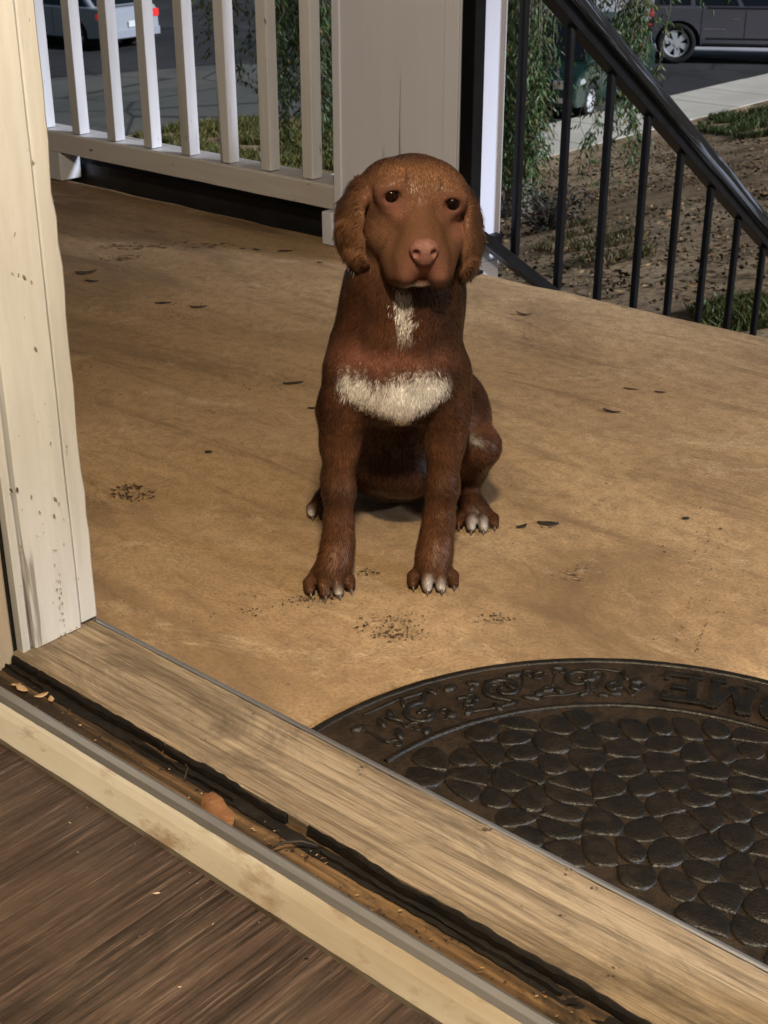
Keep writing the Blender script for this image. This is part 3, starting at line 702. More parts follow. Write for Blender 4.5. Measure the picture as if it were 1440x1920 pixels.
# ================================================================== PUPPY
DO = np.array([-1.131, 1.294, 0.0]); DL = np.array([.683, .7304, 0.0]); DB = np.array([-.7304, .683, 0.0])   # x right, y away, z up
def surface_nets(F, org, h):
    inside = F < 0
    nx, ny, nz = F.shape
    c = [inside[i:nx - 1 + i, j:ny - 1 + j, k:nz - 1 + k] for i in (0, 1) for j in (0, 1) for k in (0, 1)]
    cnt = sum(a.astype(np.int8) for a in c); mixed = (cnt > 0) & (cnt < 8)
    idx = np.argwhere(mixed); vid = -np.ones(mixed.shape, np.int64); vid[mixed] = np.arange(len(idx))
    acc = np.zeros((len(idx), 3)); num = np.zeros(len(idx))
    off = np.array([(i, j, k) for i in (0, 1) for j in (0, 1) for k in (0, 1)])
    for a in range(8):
        for b in range(a + 1, 8):
            if np.abs(off[a] - off[b]).sum() != 1: continue
            pa = idx + off[a]; pb = idx + off[b]
            fa = F[pa[:, 0], pa[:, 1], pa[:, 2]]; fb = F[pb[:, 0], pb[:, 1], pb[:, 2]]
            m = (fa < 0) != (fb < 0); t = np.where(m, fa / np.where(m, fa - fb, 1), 0)
            acc += np.where(m[:, None], pa + (pb - pa) * t[:, None], 0); num += m
    V = (acc / num[:, None]) * h + org
    quads = []
    for ax in range(3):
        sl0 = [slice(None)] * 3; sl1 = [slice(None)] * 3; sl0[ax] = slice(0, -1); sl1[ax] = slice(1, None)
        A = inside[tuple(sl0)]; Bb = inside[tuple(sl1)]
        e = np.argwhere(A != Bb); u, w = [q for q in range(3) if q != ax]
        e = e[(e[:, u] > 0) & (e[:, w] > 0) & (e[:, u] < F.shape[u] - 1) & (e[:, w] < F.shape[w] - 1)]
        flip = A[e[:, 0], e[:, 1], e[:, 2]]
        q = []
        for du, dw in ((-1, -1), (0, -1), (0, 0), (-1, 0)):
            p = e.copy(); p[:, u] += du; p[:, w] += dw; q.append(vid[p[:, 0], p[:, 1], p[:, 2]])
        q = np.stack(q, 1)
        if ax == 1: flip = ~flip
        q[~flip] = q[~flip][:, ::-1]
        quads.append(q)
    return V, np.concatenate(quads)

class Field:
    def __init__(s, lo, hi, h):
        s.lo = np.array(lo, float); s.h = h; s.n = np.ceil((np.array(hi) - s.lo) / h).astype(int) + 1
        s.F = np.full(tuple(s.n), .08, np.float32)
    def sub(s, lo, hi):
        a = np.clip(np.floor((np.array(lo) - s.lo) / s.h).astype(int), 0, s.n - 1); b = np.clip(np.ceil((np.array(hi) - s.lo) / s.h).astype(int) + 1, 1, s.n)
        g = np.meshgrid(*[s.lo[i] + s.h * np.arange(a[i], b[i]) for i in range(3)], indexing='ij', sparse=True)
        return tuple(slice(a[i], b[i]) for i in range(3)), g
    def join(s, sl, d, k, cut=False):
        A = s.F[sl]
        if cut:
            d = -d; hh = np.clip(.5 - .5 * (A - d) / k, 0, 1); s.F[sl] = A * (1 - hh) + d * hh + k * hh * (1 - hh)
        else:
            hh = np.clip(.5 + .5 * (A - d) / k, 0, 1); s.F[sl] = A * (1 - hh) + d * hh - k * hh * (1 - hh)
    def ell(s, c, r, k=.02, rot=None, cut=False):
        c = np.array(c); R_ = max(r) + k + .012
        sl, g = s.sub(c - R_, c + R_)
        x, y, z = g[0] - c[0], g[1] - c[1], g[2] - c[2]
        if rot is not None:
            Mr = np.array(Matrix.Rotation(math.radians(rot[2]), 3, 'Z') @ Matrix.Rotation(math.radians(rot[1]), 3, 'Y') @ Matrix.Rotation(math.radians(rot[0]), 3, 'X')).T
            x, y, z = [Mr[i, 0] * x + Mr[i, 1] * y + Mr[i, 2] * z for i in range(3)]
        k0 = np.sqrt((x / r[0]) ** 2 + (y / r[1]) ** 2 + (z / r[2]) ** 2); k1 = np.sqrt((x / r[0] ** 2) ** 2 + (y / r[1] ** 2) ** 2 + (z / r[2] ** 2) ** 2) + 1e-9
        s.join(sl, (k0 * (k0 - 1) / k1).astype(np.float32), k, cut)
    def cone(s, a, b, ra, rb, k=.02, cut=False):
        a = np.array(a, float); b = np.array(b, float); R_ = max(ra, rb) + k + .012
        sl, g = s.sub(np.minimum(a, b) - R_, np.maximum(a, b) + R_)
        ab = b - a; L2 = ab @ ab
        t = np.clip(((g[0] - a[0]) * ab[0] + (g[1] - a[1]) * ab[1] + (g[2] - a[2]) * ab[2]) / L2, 0, 1)
        d = np.sqrt((g[0] - a[0] - t * ab[0]) ** 2 + (g[1] - a[1] - t * ab[1]) ** 2 + (g[2] - a[2] - t * ab[2]) ** 2) - (ra + (rb - ra) * t)
        s.join(sl, d.astype(np.float32), k, cut)
    def chain(s, pts, k=.02):
        for p, q in zip(pts[:-1], pts[1:]): s.cone(p[:3], q[:3], p[3], q[3], k)

fd = Field((-.15, -.075, -.004), (.26, .50, .625), .0022)
# trunk
fd.ell((.030, .125, .300), (.084, .080, .080), .03)
fd.cone((.032, .165, .285), (.058, .315, .125), .076, .094, .05)
fd.ell((.060, .325, .102), (.100, .105, .095), .04)
fd.ell((.055, .240, .108), (.070, .08, .056), .03)
# breast, neck
fd.ell((.012, .072, .298), (.046, .040, .050), .025); fd.ell((.050, .072, .296), (.046, .040, .050), .025); fd.ell((.031, .064, .275), (.030, .030, .030), .02)
fd.chain([(.031, .120, .335, .084), (.040, .114, .400, .076), (.047, .110, .452, .069)], .04)
# forelegs
for sx, ch in ((-1, [(-.026, .105, .292, .048), (-.044, .100, .245, .036), (-.0505, .092, .200, .0255), (-.0550, .074, .135, .0200), (-.0565, .064, .090, .0180), (-.0585, .056, .060, .0200), (-.064, .044, .036, .0215), (-.069, .034, .026, .0200)]),
               (1, [(.088, .105, .290, .048), (.0965, .100, .243, .036), (.0975, .092, .198, .0260), (.0925, .074, .133, .0205), (.0870, .064, .090, .0190), (.0830, .056, .060, .0205), (.078, .044, .036, .0220), (.0755, .034, .026, .0205)])):
    fd.chain(ch, .018)
toes = []
def paw(cx, cy, yaw, s=1.0, k=.008):
    ca, sa = math.cos(yaw), math.sin(yaw)
    def W(x, y, z): return (cx + x * ca - y * sa, cy + x * sa + y * ca, z)
    fd.ell(W(0, .030, .019), (.027 * s, .025 * s, .0185 * s), .012, (0, 0, math.degrees(yaw)))
    for (x0, x1, yl, dz) in ((-.0205, -.0305, .006, -.002), (-.0080, -.0105, -.007, .001), (.0080, .0105, -.007, .001), (.0205, .0305, .006, -.002)):
        a = W(x0 * s, .028, .025 * s + dz); b = W(x1 * s, yl + .010, .0185 * s + dz); c = W(x1 * s * 1.03, yl, .0105)
        fd.cone(a, b, .0085 * s, .0096 * s, .0035); fd.cone(b, c, .0096 * s, .0088 * s, .0035)
        toes.append((c, W(x1 * s * 1.04, yl - .0128, .0032)))
paw(-.0725, .012, .10, .92); paw(.0740, .012, -.06, .92)
# haunches and hind feet
fd.ell((.140, .285, .145), (.060, .092, .086), .03, (0, 0, -8)); fd.chain([(.170, .215, .135, .034), (.166, .275, .070, .024), (.160, .290, .045, .020)], .02)
fd.chain([(.160, .290, .040, .020), (.164, .235, .024, .021)], .015)
fd.ell((-.006, .300, .135), (.048, .090, .080), .03, (0, 0, 8)); fd.chain([(-.028, .250, .110, .028), (-.038, .320, .060, .022), (-.044, .335, .042, .019)], .02)
fd.chain([(-.044, .335, .038, .019), (-.054, .290, .023, .019)], .015)
paw(.166, .196, -.10, .88); paw(-.058, .262, .05, .86)
fd.chain([(.060, .415, .075, .026), (.10, .455, .035, .020), (.16, .465, .018, .013), (.20, .45, .014, .008)], .02)
# head: broad skull, defined brow and stop, square muzzle
fd.ell((.0505, .100, .538), (.0660, .070, .0595), .016)
fd.ell((.0500, .120, .503), (.0560, .058, .054), .02)
fd.ell((.0240, .072, .570), (.0260, .026, .018), .018, (0, -18, 0)); fd.ell((.0840, .074, .560), (.0260, .026, .018), .022, (0, 22, 0))   # brow
fd.cone((.0540, .064, .530), (.0500, -.001, .5055), .0330, .0250, .024)                                    # bridge
fd.ell((.0495, .010, .4900), (.0370, .042, .0260), .014)
fd.ell((.0300, .006, .4735), (.0185, .031, .0255), .011, (0, 8, 0)); fd.ell((.0690, .006, .4705), (.0180, .031, .0255), .011, (0, -8, 0)); fd.ell((.0185, .026, .4690), (.0150, .026, .0240), .012); fd.ell((.0800, .026, .4660), (.0150, .026, .0240), .012)  # flews
fd.ell((.0485, .016, .4580), (.0200, .031, .0100), .0030)                                                  # lower jaw
fd.cone((.0110, .086, .500), (.0250, .038, .4880), .0310, .0235, .016); fd.cone((.0940, .086, .495), (.0770, .038, .4850), .0310, .0235, .016)
fd.cone((.0490, -.038, .4900), (.0485, -.036, .4680), .0022, .0020, .004, True)                             # split of the upper lip
for (ex, ez, sg) in ((.0155, .5575, -1), (.0945, .5460, 1)):
    fd.ell((ex - sg * .009, .0235, ez - .004), (.0130, .0080, .0110), .018, None, True)
    fd.ell((ex, .0500, ez), (.0190, .0130, .0160), .016)                          # lids
    fd.ell((ex + sg * .001, .0475, ez + .0100), (.0160, .0095, .0042), .010, (0, sg * 16, 0))     # upper lid
    fd.ell((ex - sg * .0006, .0325, ez - .0012), (.0126, .0115, .0086), .0022, (0, sg * 10, 0), True)   # almond opening
fd.cone((.0545, .014, .592), (.0535, .006, .552), .006, .004, .02, True)
# ears: drop flaps continuing the line of the crown
def ear(pts):
    for q_, (c, r_, rot) in enumerate(pts): fd.ell(c, r_, .016 if q_ == 0 else .0048, rot)
ear([((-.0020, .104, .566), (.0280, .032, .0130), (0, -42, 0)), ((-.0230, .096, .546), (.0120, .036, .0260), (0, 24, 14)), ((-.0345, .088, .520), (.0075, .038, .0310), (0, 10, 24)), ((-.0350, .080, .492), (.0068, .034, .0280), (0, -6, 32)), ((-.0270, .070, .470), (.0062, .024, .0180), (0, -24, 38))])
ear([((.1040, .104, .556), (.0280, .032, .0130), (0, 46, 0)), ((.1210, .096, .534), (.0120, .036, .0260), (0, -24, -14)), ((.1300, .088, .505), (.0075, .038, .0310), (0, -8, -24)), ((.1290, .080, .475), (.0068, .034, .0290), (0, 6, -32)), ((.1230, .070, .452), (.0062, .024, .0180), (0, 22, -38))])
V, Q = surface_nets(fd.F, fd.lo, fd.h)
# light relaxation
def relax(V, Q, it):
    E_ = np.concatenate([Q[:, [0, 1]], Q[:, [1, 2]], Q[:, [2, 3]], Q[:, [3, 0]]])
    for _ in range(it):
        S = np.zeros_like(V); N = np.zeros(len(V))
        np.add.at(S, E_[:, 0], V[E_[:, 1]]); np.add.at(S, E_[:, 1], V[E_[:, 0]]); np.add.at(N, E_[:, 0], 1); np.add.at(N, E_[:, 1], 1)
        V = V * .5 + .5 * S / N[:, None]
    return V
V = relax(V, Q, 2)
V[:, 2] = np.maximum(V[:, 2], .0006)
def face_normals(V, Q): 
    n = np.cross(V[Q[:, 2]] - V[Q[:, 0]], V[Q[:, 3]] - V[Q[:, 1]]); return n
fn = face_normals(V, Q); vol = (fn * V[Q].mean(1)).sum()
if vol < 0: Q = Q[:, ::-1]; fn = -fn
VN = np.zeros_like(V)
for k in range(4): np.add.at(VN, Q[:, k], fn)
VN /= np.linalg.norm(VN, axis=1)[:, None] + 1e-12

def vnoise(P, s, seed=0.0):
    P = P * s + seed
    return (np.sin(P[:, 0] * 1.7 + 1.3 * np.sin(P[:, 1] * 1.1 + seed)) + np.sin(P[:, 1] * 2.1 + 1.7 * np.sin(P[:, 2] * 1.3)) + np.sin(P[:, 2] * 1.9 + 1.1 * np.sin(P[:, 0] * 1.7 + 2.0))) / 3
def gauss(P, c, r):
    d = (P - np.array(c)) / np.array(r); return np.exp(-(d ** 2).sum(1))
def sstep(a, b, x):
    t = np.clip((x - a) / (b - a), 0, 1); return t * t * (3 - 2 * t)
def dog_colour(P, N):
    n1 = vnoise(P, 60.); n2 = vnoise(P, 190., 2.); n3 = vnoise(P, 25., 5.)
    c = np.array([.064, .0255, .0120])[None] * (1 + .32 * n1 + .22 * n2 + .38 * n3)[:, None]
    def mixc(c, m, q): return c * (1 - m[:, None]) + np.array(q)[None] * m[:, None]
    face = sstep(.44, .47, P[:, 2]) * sstep(.10, .05, P[:, 1])
    c = mixc(c, face * .70, (.165, .082, .046))
    ear = np.maximum(sstep(-.02, -.035, P[:, 0]), sstep(.122, .134, P[:, 0])) * sstep(.44, .455, P[:, 2])
    c = mixc(c, ear * .55 * (.55 + .45 * n1), (.20, .098, .045))
    leg = sstep(.23, .18, P[:, 2]) * sstep(.14, .10, P[:, 1])
    c = mixc(c, leg * .25, (.125, .055, .025))
    dark = .8 * gauss(P, (-.005, .06, .415), (.035, .09, .035)) + .8 * gauss(P, (.085, .06, .395), (.035, .09, .045)) + .7 * gauss(P, (.03, .03, .245), (.07, .08, .018)) + 1.0 * gauss(P, (.03, .2, .16), (.07, .14, .09))  # shade on neck, lower chest and belly painted into the coat
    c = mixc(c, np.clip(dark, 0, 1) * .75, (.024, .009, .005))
    for (q_, r_, k_) in (((.035, .05, .578), (.0035, .06, .011), .7), ((.077, .05, .568), (.0035, .06, .011), .7), ((.029, .03, .541), (.004, .04, .010), .6), ((.083, .03, .531), (.004, .04, .010), .6), ((.010, .03, .533), (.012, .04, .0025), .5), ((.062, .0, .535), (.006, .06, .02), .25)):
        c = mixc(c, np.clip(gauss(P, q_, r_), 0, 1) * k_, (.045, .018, .010))
    for (wx, wz) in ((.022, .482), (.017, .475), (.027, .474), (.021, .467), (.076, .480), (.081, .473), (.071, .472), (.077, .465)):
        c = mixc(c, np.clip(gauss(P, (wx, -.01, wz), (.0016, .05, .0016)), 0, 1) * .6, (.05, .02, .014))
    # sparse pink skin
    pk = 1.0 * gauss(P, (-.034, .04, .332), (.034, .06, .028)) + .9 * gauss(P, (.034, .03, .338), (.030, .05, .022)) + .6 * gauss(P, (.09, .05, .33), (.016, .05, .02)) + .8 * gauss(P, (.197, .25, .155), (.03, .05, .026))
    pk = np.clip(pk * (.75 + .45 * n1 + .25 * n2), 0, 1)
    c = mixc(c, pk * .78, (.25, .105, .078))
    pf = .95 * gauss(P, (.0155, .03, .549), (.019, .03, .016)) + .95 * gauss(P, (.0965, .03, .540), (.019, .03, .017)) + .8 * gauss(P, (.106, .04, .512), (.014, .03, .022)) + .45 * gauss(P, (-.002, .03, .545), (.016, .04, .014)) + 1.0 * gauss(P, (.050, -.03, .484), (.026, .03, .017)) + .5 * gauss(P, (.072, -.02, .470), (.014, .03, .012)) + .3 * gauss(P, (.028, -.02, .470), (.012, .03, .012))
    pf = np.clip(pf, 0, 1) * (P[:, 1] < .09)
    c = mixc(c, pf * .78, (.275, .120, .092))
    lid = np.clip(1.25 * gauss(P, (.0155, .035, .557), (.0145, .02, .0115)) + 1.25 * gauss(P, (.0945, .035, .5455), (.0145, .02, .0115)), 0, 1)
    c = mixc(c, lid * .8, (.075, .032, .024))
    mouth = np.exp(-((P[:, 2] - (.4615 + .0 * P[:, 0])) / .0030) ** 2) * (np.abs(P[:, 0] - .046) < .034) * (P[:, 1] < .03)
    c = mixc(c, mouth * .6, (.055, .022, .018))
    # white
    front = (N[:, 1] < .45) & (P[:, 1] < .12)
    rag = .006 * vnoise(P, 330., 3.) + .005 * n2 + .005 * n1 + .004 * rng.normal(size=len(P))
    bot = .268 - .026 * np.exp(-((P[:, 0] - .032) / .016) ** 2) - .010 * np.exp(-((P[:, 0] + .004) / .010) ** 2) + .022 * sstep(.035, .085, np.abs(P[:, 0] - .022)) + rag
    top = .315 - .014 * np.exp(-((P[:, 0] - .0) / .016) ** 2) - .012 * sstep(.04, .085, np.abs(P[:, 0] - .022)) + rag
    bib = sstep(-.009, .007, P[:, 2] - bot) * sstep(.016, -.014, P[:, 2] - top) * sstep(.082, .066, np.abs(P[:, 0] - .021)) * front
    strip_ = sstep(.014, .005, np.abs(P[:, 0] - .0315 - rag * .8)) * sstep(.355, .395, P[:, 2]) * sstep(.446, .425, P[:, 2]) * front
    chin = gauss(P, (.042, -.012, .4540), (.017, .03, .0034)) * .5
    w = np.clip(np.maximum(np.maximum(bib, strip_ * .62), chin), 0, 1); w = np.clip(w + .45 * (rng.random(len(P)) - .5) * (4 * w * (1 - w)) * 1.6, 0, 1)
    for (tc, r) in (((.066, -.002, .016), (.0075, .014, .012)), ((.083, -.002, .012), (.0065, .010, .009)), ((-.064, -.006, .010), (.008, .010, .009)), ((.160, .186, .017), (.008, .014, .012)), ((.176, .187, .014), (.007, .012, .011)), ((-.091, .26, .012), (.008, .012, .010))):
        w = np.maximum(w, np.clip(gauss(P, tc, r) * (1.05 + .35 * n2), 0, 1) * .62)
    c = mixc(c, w, (.72, .69, .67))
    return np.clip(c, .004, 1), w, np.clip(pk + pf + lid, 0, 1)
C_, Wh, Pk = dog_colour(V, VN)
def mesh_np(name, V, F, mat, parent, colr=None, smooth=True, kind=None):
    me = bpy.data.meshes.new(name); me.from_pydata(V.tolist(), [], F.tolist()); me.update()
    if colr is not None:
        a = me.attributes.new('col', 'FLOAT_COLOR', 'POINT'); a.data.foreach_set('color', np.concatenate([colr, np.ones((len(colr), 1))], 1).astype(np.float32).ravel())
    if smooth: me.polygons.foreach_set('use_smooth', np.ones(len(me.polygons), bool))
    me.materials.append(mat); o = bpy.data.objects.new(name, me); col.objects.link(o)
    if parent is not None: o.parent = parent
    if kind: o['kind'] = kind
    return o
pup = empty('puppy', tuple(DO), math.atan2(DL[1], DL[0]), 'chocolate brown puppy with white chest sitting on the porch', 'dog')
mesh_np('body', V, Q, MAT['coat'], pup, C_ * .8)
# eyes, nose, claws
for (ex, ez) in ((.0155, .5570), (.0945, .5455)):
    mb = MB(); n, m = 20, 12; vs = []
    for i in range(m + 1):
        for k in range(n):
            a = math.pi * i / m; b = 2 * math.pi * k / n; vs.append((ex + .0134 * math.sin(a) * math.cos(b), .0508 - .0134 * math.cos(a), ez - .001 + .0134 * math.sin(a) * math.sin(b)))
    mb.add(vs, [(i * n + k, i * n + (k + 1) % n, (i + 1) * n + (k + 1) % n, (i + 1) * n + k) for i in range(m) for k in range(n)]); mb.build('eye', MAT['eye'], pup, smooth=True)
nf = Field((.018, -.058, .475), (.080, -.010, .535), .0011)
nf.ell((.0485, -.0305, .5070), (.0188, .0138, .0138), .004); nf.ell((.0485, -.0330, .4970), (.0120, .0105, .0110), .008)
nf.ell((.0372, -.0430, .5035), (.0052, .0085, .0056), .0018, (0, 25, 0), True); nf.ell((.0600, -.0430, .5030), (.0052, .0085, .0056), .0018, (0, -25, 0), True)
nf.ell((.0310, -.0440, .4985), (.0060, .0040, .0018), .002, (0, -20, 0), True); nf.ell((.0660, -.0440, .4980), (.0060, .0040, .0018), .002, (0, 20, 0), True)
nf.cone((.0485, -.0480, .505), (.0485, -.0450, .488), .0016, .0016, .003, True)
NV, NQ = surface_nets(nf.F, nf.lo, nf.h); NV = relax(NV, NQ, 1)
if (face_normals(NV, NQ) * (NV[NQ].mean(1) - NV.mean(0))).sum() < 0: NQ = NQ[:, ::-1]
mesh_np('nose', NV, NQ, MAT['nose'], pup)
for (a, b) in toes:
    mb = MB(); A = Vector(a); B_ = Vector(b); d = B_ - A
    mb.tube([A + d * .35 + Vector((0, 0, .001)), A + d * .7 + Vector((0, 0, .0012)), B_], [.0022, .0018, .0006], 8); mb.build('claw', MAT['claw'], pup, smooth=True)
# fur: short strands lying along the growth direction
area = np.linalg.norm(fn, axis=1) * .5; NF = 120000
pick = rng.choice(len(Q), NF, p=area / area.sum()); uv = rng.random((NF, 2))
q = Q[pick]; bw = lambda A: ((A[q[:, 0]] * (1 - uv[:, :1]) + A[q[:, 1]] * uv[:, :1]) * (1 - uv[:, 1:]) + (A[q[:, 3]] * (1 - uv[:, :1]) + A[q[:, 2]] * uv[:, :1]) * uv[:, 1:])
P = bw(V); N = bw(VN); N /= np.linalg.norm(N, axis=1)[:, None]
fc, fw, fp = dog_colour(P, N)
headw = sstep(.445, .475, P[:, 2])[:, None]; earw = (np.maximum(sstep(-.016, -.028, P[:, 0]), sstep(.118, .129, P[:, 0])) * sstep(.425, .44, P[:, 2]) * sstep(.03, .05, P[:, 1]))[:, None]
fromnose = P - np.array([.0485, -.045, .497]); fromnose /= np.linalg.norm(fromnose, axis=1)[:, None]
down = np.array([0, .10, -1.0])[None] + np.stack([.25 * np.sign(P[:, 0] - .03) * np.minimum(1, np.abs(P[:, 0] - .03) * 20), 0 * P[:, 0], 0 * P[:, 0]], 1)
footw = (sstep(.035, .015, P[:, 2]))[:, None]
flow = down * (1 - headw) + fromnose * headw; flow = flow * (1 - earw) + np.array([0, .05, -1.0]) * earw
flow = flow * (1 - footw) + np.array([0, -1.0, -.4]) * footw
flow += .20 * rng.normal(size=flow.shape) + .42 * np.stack([vnoise(P, 45., 1.), vnoise(P, 45., 4.), vnoise(P, 45., 9.)], 1)
T = flow - N * (flow * N).sum(1)[:, None]; T /= np.linalg.norm(T, axis=1)[:, None] + 1e-9
ln = .0070 + .0055 * rng.random(NF); ln = np.where(headw[:, 0] > .5, .0042 + .0024 * rng.random(NF), ln); ln = np.where(earw[:, 0] > .4, .009 + .010 * rng.random(NF), ln)
ln = np.where(fw > .4, ln * .95, ln); ln = ln * (1 - .55 * fp); ln = np.where(P[:, 2] < .03, .0045, ln)
ln = np.where((P[:, 1] < .02) & (P[:, 2] > .44), .0028, ln)
keep = ~((np.abs(P[:, 0] - .0485) < .021) & (P[:, 1] < -.016) & (np.abs(P[:, 2] - .505) < .018))
for (ex, ez) in ((.0155, .557), (.0945, .5455)): keep &= ~(((P[:, 0] - ex) ** 2 + (P[:, 2] - ez) ** 2 < .0128 ** 2) & (P[:, 1] < .06))
keep &= P[:, 2] > .004; keep &= rng.random(NF) > fp * .5
P, N, T, ln, fc = P[keep], N[keep], T[keep], ln[keep], fc[keep]; NF = len(P)
lift = (.14 + .20 * rng.random(NF))[:, None]
S = np.cross(T, N); wd = (.00038 + .00024 * rng.random(NF))[:, None]
D1 = T + N * lift; D1 /= np.linalg.norm(D1, axis=1)[:, None]
p0 = P - N * .0004; p1 = p0 + D1 * (ln * .55)[:, None]; p2 = p1 + (T * .97 + N * .04) * (ln * .45)[:, None]
for a in (p0, p1, p2): a[:, 2] = np.maximum(a[:, 2], .0012)
FV = np.empty((NF * 5, 3)); FV[0::5] = p0 - S * wd; FV[1::5] = p0 + S * wd; FV[2::5] = p1 - S * wd * .8; FV[3::5] = p1 + S * wd * .8; FV[4::5] = p2
b5 = (np.arange(NF) * 5)[:, None]; tri = np.concatenate([b5 + np.array([[0, 1, 3]]), b5 + np.array([[0, 3, 2]]), b5 + np.array([[2, 3, 4]])])
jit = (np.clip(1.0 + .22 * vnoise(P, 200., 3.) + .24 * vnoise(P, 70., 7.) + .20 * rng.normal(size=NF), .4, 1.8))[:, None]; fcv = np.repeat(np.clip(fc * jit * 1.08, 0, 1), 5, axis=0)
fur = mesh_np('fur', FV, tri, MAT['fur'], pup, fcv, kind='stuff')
nrm = np.repeat(N * .75 + T * .0, 5, axis=0)
try: fur.data.normals_split_custom_set_from_vertices((nrm / np.linalg.norm(nrm, axis=1)[:, None]).tolist())
except Exception as e: print('normals', e)

# ================================================================== SMALL DEBRIS ON THE PORCH
frag = [(550, 718, .042, .010, .1, 'dark leaf sliver lying on the porch left of the puppy chest', M_dark), (588, 765, .024, .007, .1, 'tiny bluish dark leaf sliver just left of the puppy', M_dark), (1147, 772, .036, .010, .4, 'bent dark leaf scrap on the open porch right of the puppy', M_dark),
        (983, 590, .040, .012, .5, 'curled brown leaf stem near the porch edge by the stair railing', M_brown), (1183, 729, .030, .007, .0, 'thin brown leaf flake on the porch below the stair railing', M_brown), (1286, 972, .012, .009, .3, 'small round dark pellet on the porch above the doormat', M_dark),
        (1028, 982, .034, .013, .2, 'crumpled dark leaf scrap beside the puppy hind paw', M_dark), (978, 988, .020, .009, .6, 'small dark crumb next to the puppy hind paw', M_dark), (162, 512, .055, .026, .4, 'dark brown leaf clump on the porch beside the door frame', M_brown),
        (172, 527, .036, .013, .2, 'flat dark leaf piece under the leaf clump by the door frame', M_dark), (306, 568, .040, .012, .1, 'dark leaf fragment on the porch below the long mud streak', M_dark), (372, 576, .040, .014, .3, 'brown curled leaf fragment left of the puppy shoulder', M_brown),
        (482, 468, .022, .010, .2, 'dark chip below the white railing', M_dark), (535, 470, .038, .012, .0, 'flat dark leaf strip near the column base', M_dark), (455, 466, .018, .008, .2, 'small brown chip below the middle balusters', M_brown), (391, 847, .013, .009, .2, 'tiny black speck on the bare porch floor', M_dark),
        (1238, 735, .022, .008, .1, 'small brown flake near the porch edge', M_brown), (600, 492, .016, .008, .2, 'tiny dark chip in front of the column', M_dark)]
for i, (x, y, L, W, cu, lab, m) in enumerate(frag):
    p = on_z(x, y, .002); leaf_obj('leaf_fragment', (p[0], p[1], .0005), L, W, HEAD - math.pi / 2 + random.uniform(-.5, .5), m, 40 + i, lab, 'leaf', 'leaf fragments scattered over the porch', cu * .45)
# dried mud and crumbs: flakes far too many to count
FVs, FFs, FCs = [], [], []
def flake(x, y, r, z=.0018, c=(.05, .035, .022)):
    n = random.randint(4, 6); b = len(FVs); a0 = random.random() * 6.3; e = random.uniform(.16, .6); rt = HEAD - math.pi / 2 + random.gauss(0, .55)
    for k in range(n):
        a = a0 + 6.283 * k / n; rr = r * 1.25 * random.uniform(.5, 1.15); u, v = rr * math.cos(a), rr * math.sin(a) * e
        FVs.append((x + u * math.cos(rt) - v * math.sin(rt), y + u * math.sin(rt) + v * math.cos(rt), z + random.uniform(0, .0012)))
        q = random.uniform(.7, 1.3); FCs.append(tuple(t * q for t in c))
    FFs.append(list(range(b, b + n)))
def spot(px, py, rx, ry, num, r=(.0008, .0035), c=(.05, .035, .022)):
    for _ in range(num):
        a = random.random() * 6.283; q = random.random() ** random.choice((.5, .9)); p = on_z(px + math.cos(a) * rx * q, py + math.sin(a) * ry * q); kk = random.uniform(.8, 2.6); flake(p[0], p[1], random.uniform(*r), c=tuple(t_ * kk for t_ in c))
spot(250, 926, 45, 17, 110, (.001, .0045)); spot(245, 915, 26, 8, 50, (.001, .004)); spot(1065, 1075, 42, 20, 45, c=(.14, .10, .065)); spot(745, 1165, 55, 20, 90, (.0007, .0028)); spot(750, 1192, 55, 15, 110, (.0007, .0030)); spot(690, 1175, 35, 20, 30)
spot(925, 1163, 40, 12, 45); spot(560, 1130, 45, 12, 55, (.0006, .0025)); spot(600, 1125, 40, 10, 60, (.0008, .003)); spot(470, 1150, 30, 8, 18); spot(690, 1078, 20, 10, 35); spot(1030, 985, 30, 8, 25); spot(1310, 1000, 90, 60, 14); spot(160, 690, 15, 6, 10)
spot(300, 463, 120, 7, 130, (.002, .008), (.10, .068, .042)); spot(230, 485, 45, 6, 60, (.002, .007), (.07, .048, .03)); spot(400, 460, 40, 5, 40, (.002, .006), (.08, .055, .035)); spot(470, 725, 80, 10, 25); spot(560, 480, 70, 12, 25, (.001, .004)); spot(370, 575, 60, 8, 30)
spot(480, 1120, 40, 8, 12); spot(1340, 1120, 60, 40, 25, (.0006, .002)); spot(350, 590, 40, 8, 20)
for _ in range(420):
    p = on_z(random.uniform(150, 1440), random.uniform(450, 1300)); flake(p[0], p[1], random.uniform(.0004, .0017))
for (pts) in (((1295, 1120), (1285, 1160), (1262, 1225)), ((1325, 1165), (1310, 1200), (1305, 1225)), ((1420, 1110), (1438, 1160)), ((1330, 980), (1322, 1040))):
    for (a, b) in zip(pts[:-1], pts[1:]):
        for _ in range(16):
            t = random.random(); p = on_z(a[0] + (b[0] - a[0]) * t + random.uniform(-3, 3), a[1] + (b[1] - a[1]) * t); flake(p[0], p[1], random.uniform(.0006, .0018))
o = mesh_np('mud_flakes', np.array(FVs), np.zeros((0, 3), int), MAT['crumb'], None)
bpy.data.objects.remove(o)
def ngon_obj(name, Vs, Fs, Cs, mat, label, cat, parent=None):
    me = bpy.data.meshes.new(name); me.from_pydata(Vs, [], Fs); me.update(); a = me.attributes.new('col', 'FLOAT_COLOR', 'POINT')
    a.data.foreach_set('color', np.array([(*c, 1) for c in Cs], np.float32).ravel()); me.materials.append(mat)
    o = bpy.data.objects.new(name, me); col.objects.link(o); o['kind'] = 'stuff'; tag(o, label, cat)
    if parent is not None: o.parent = parent
    return o
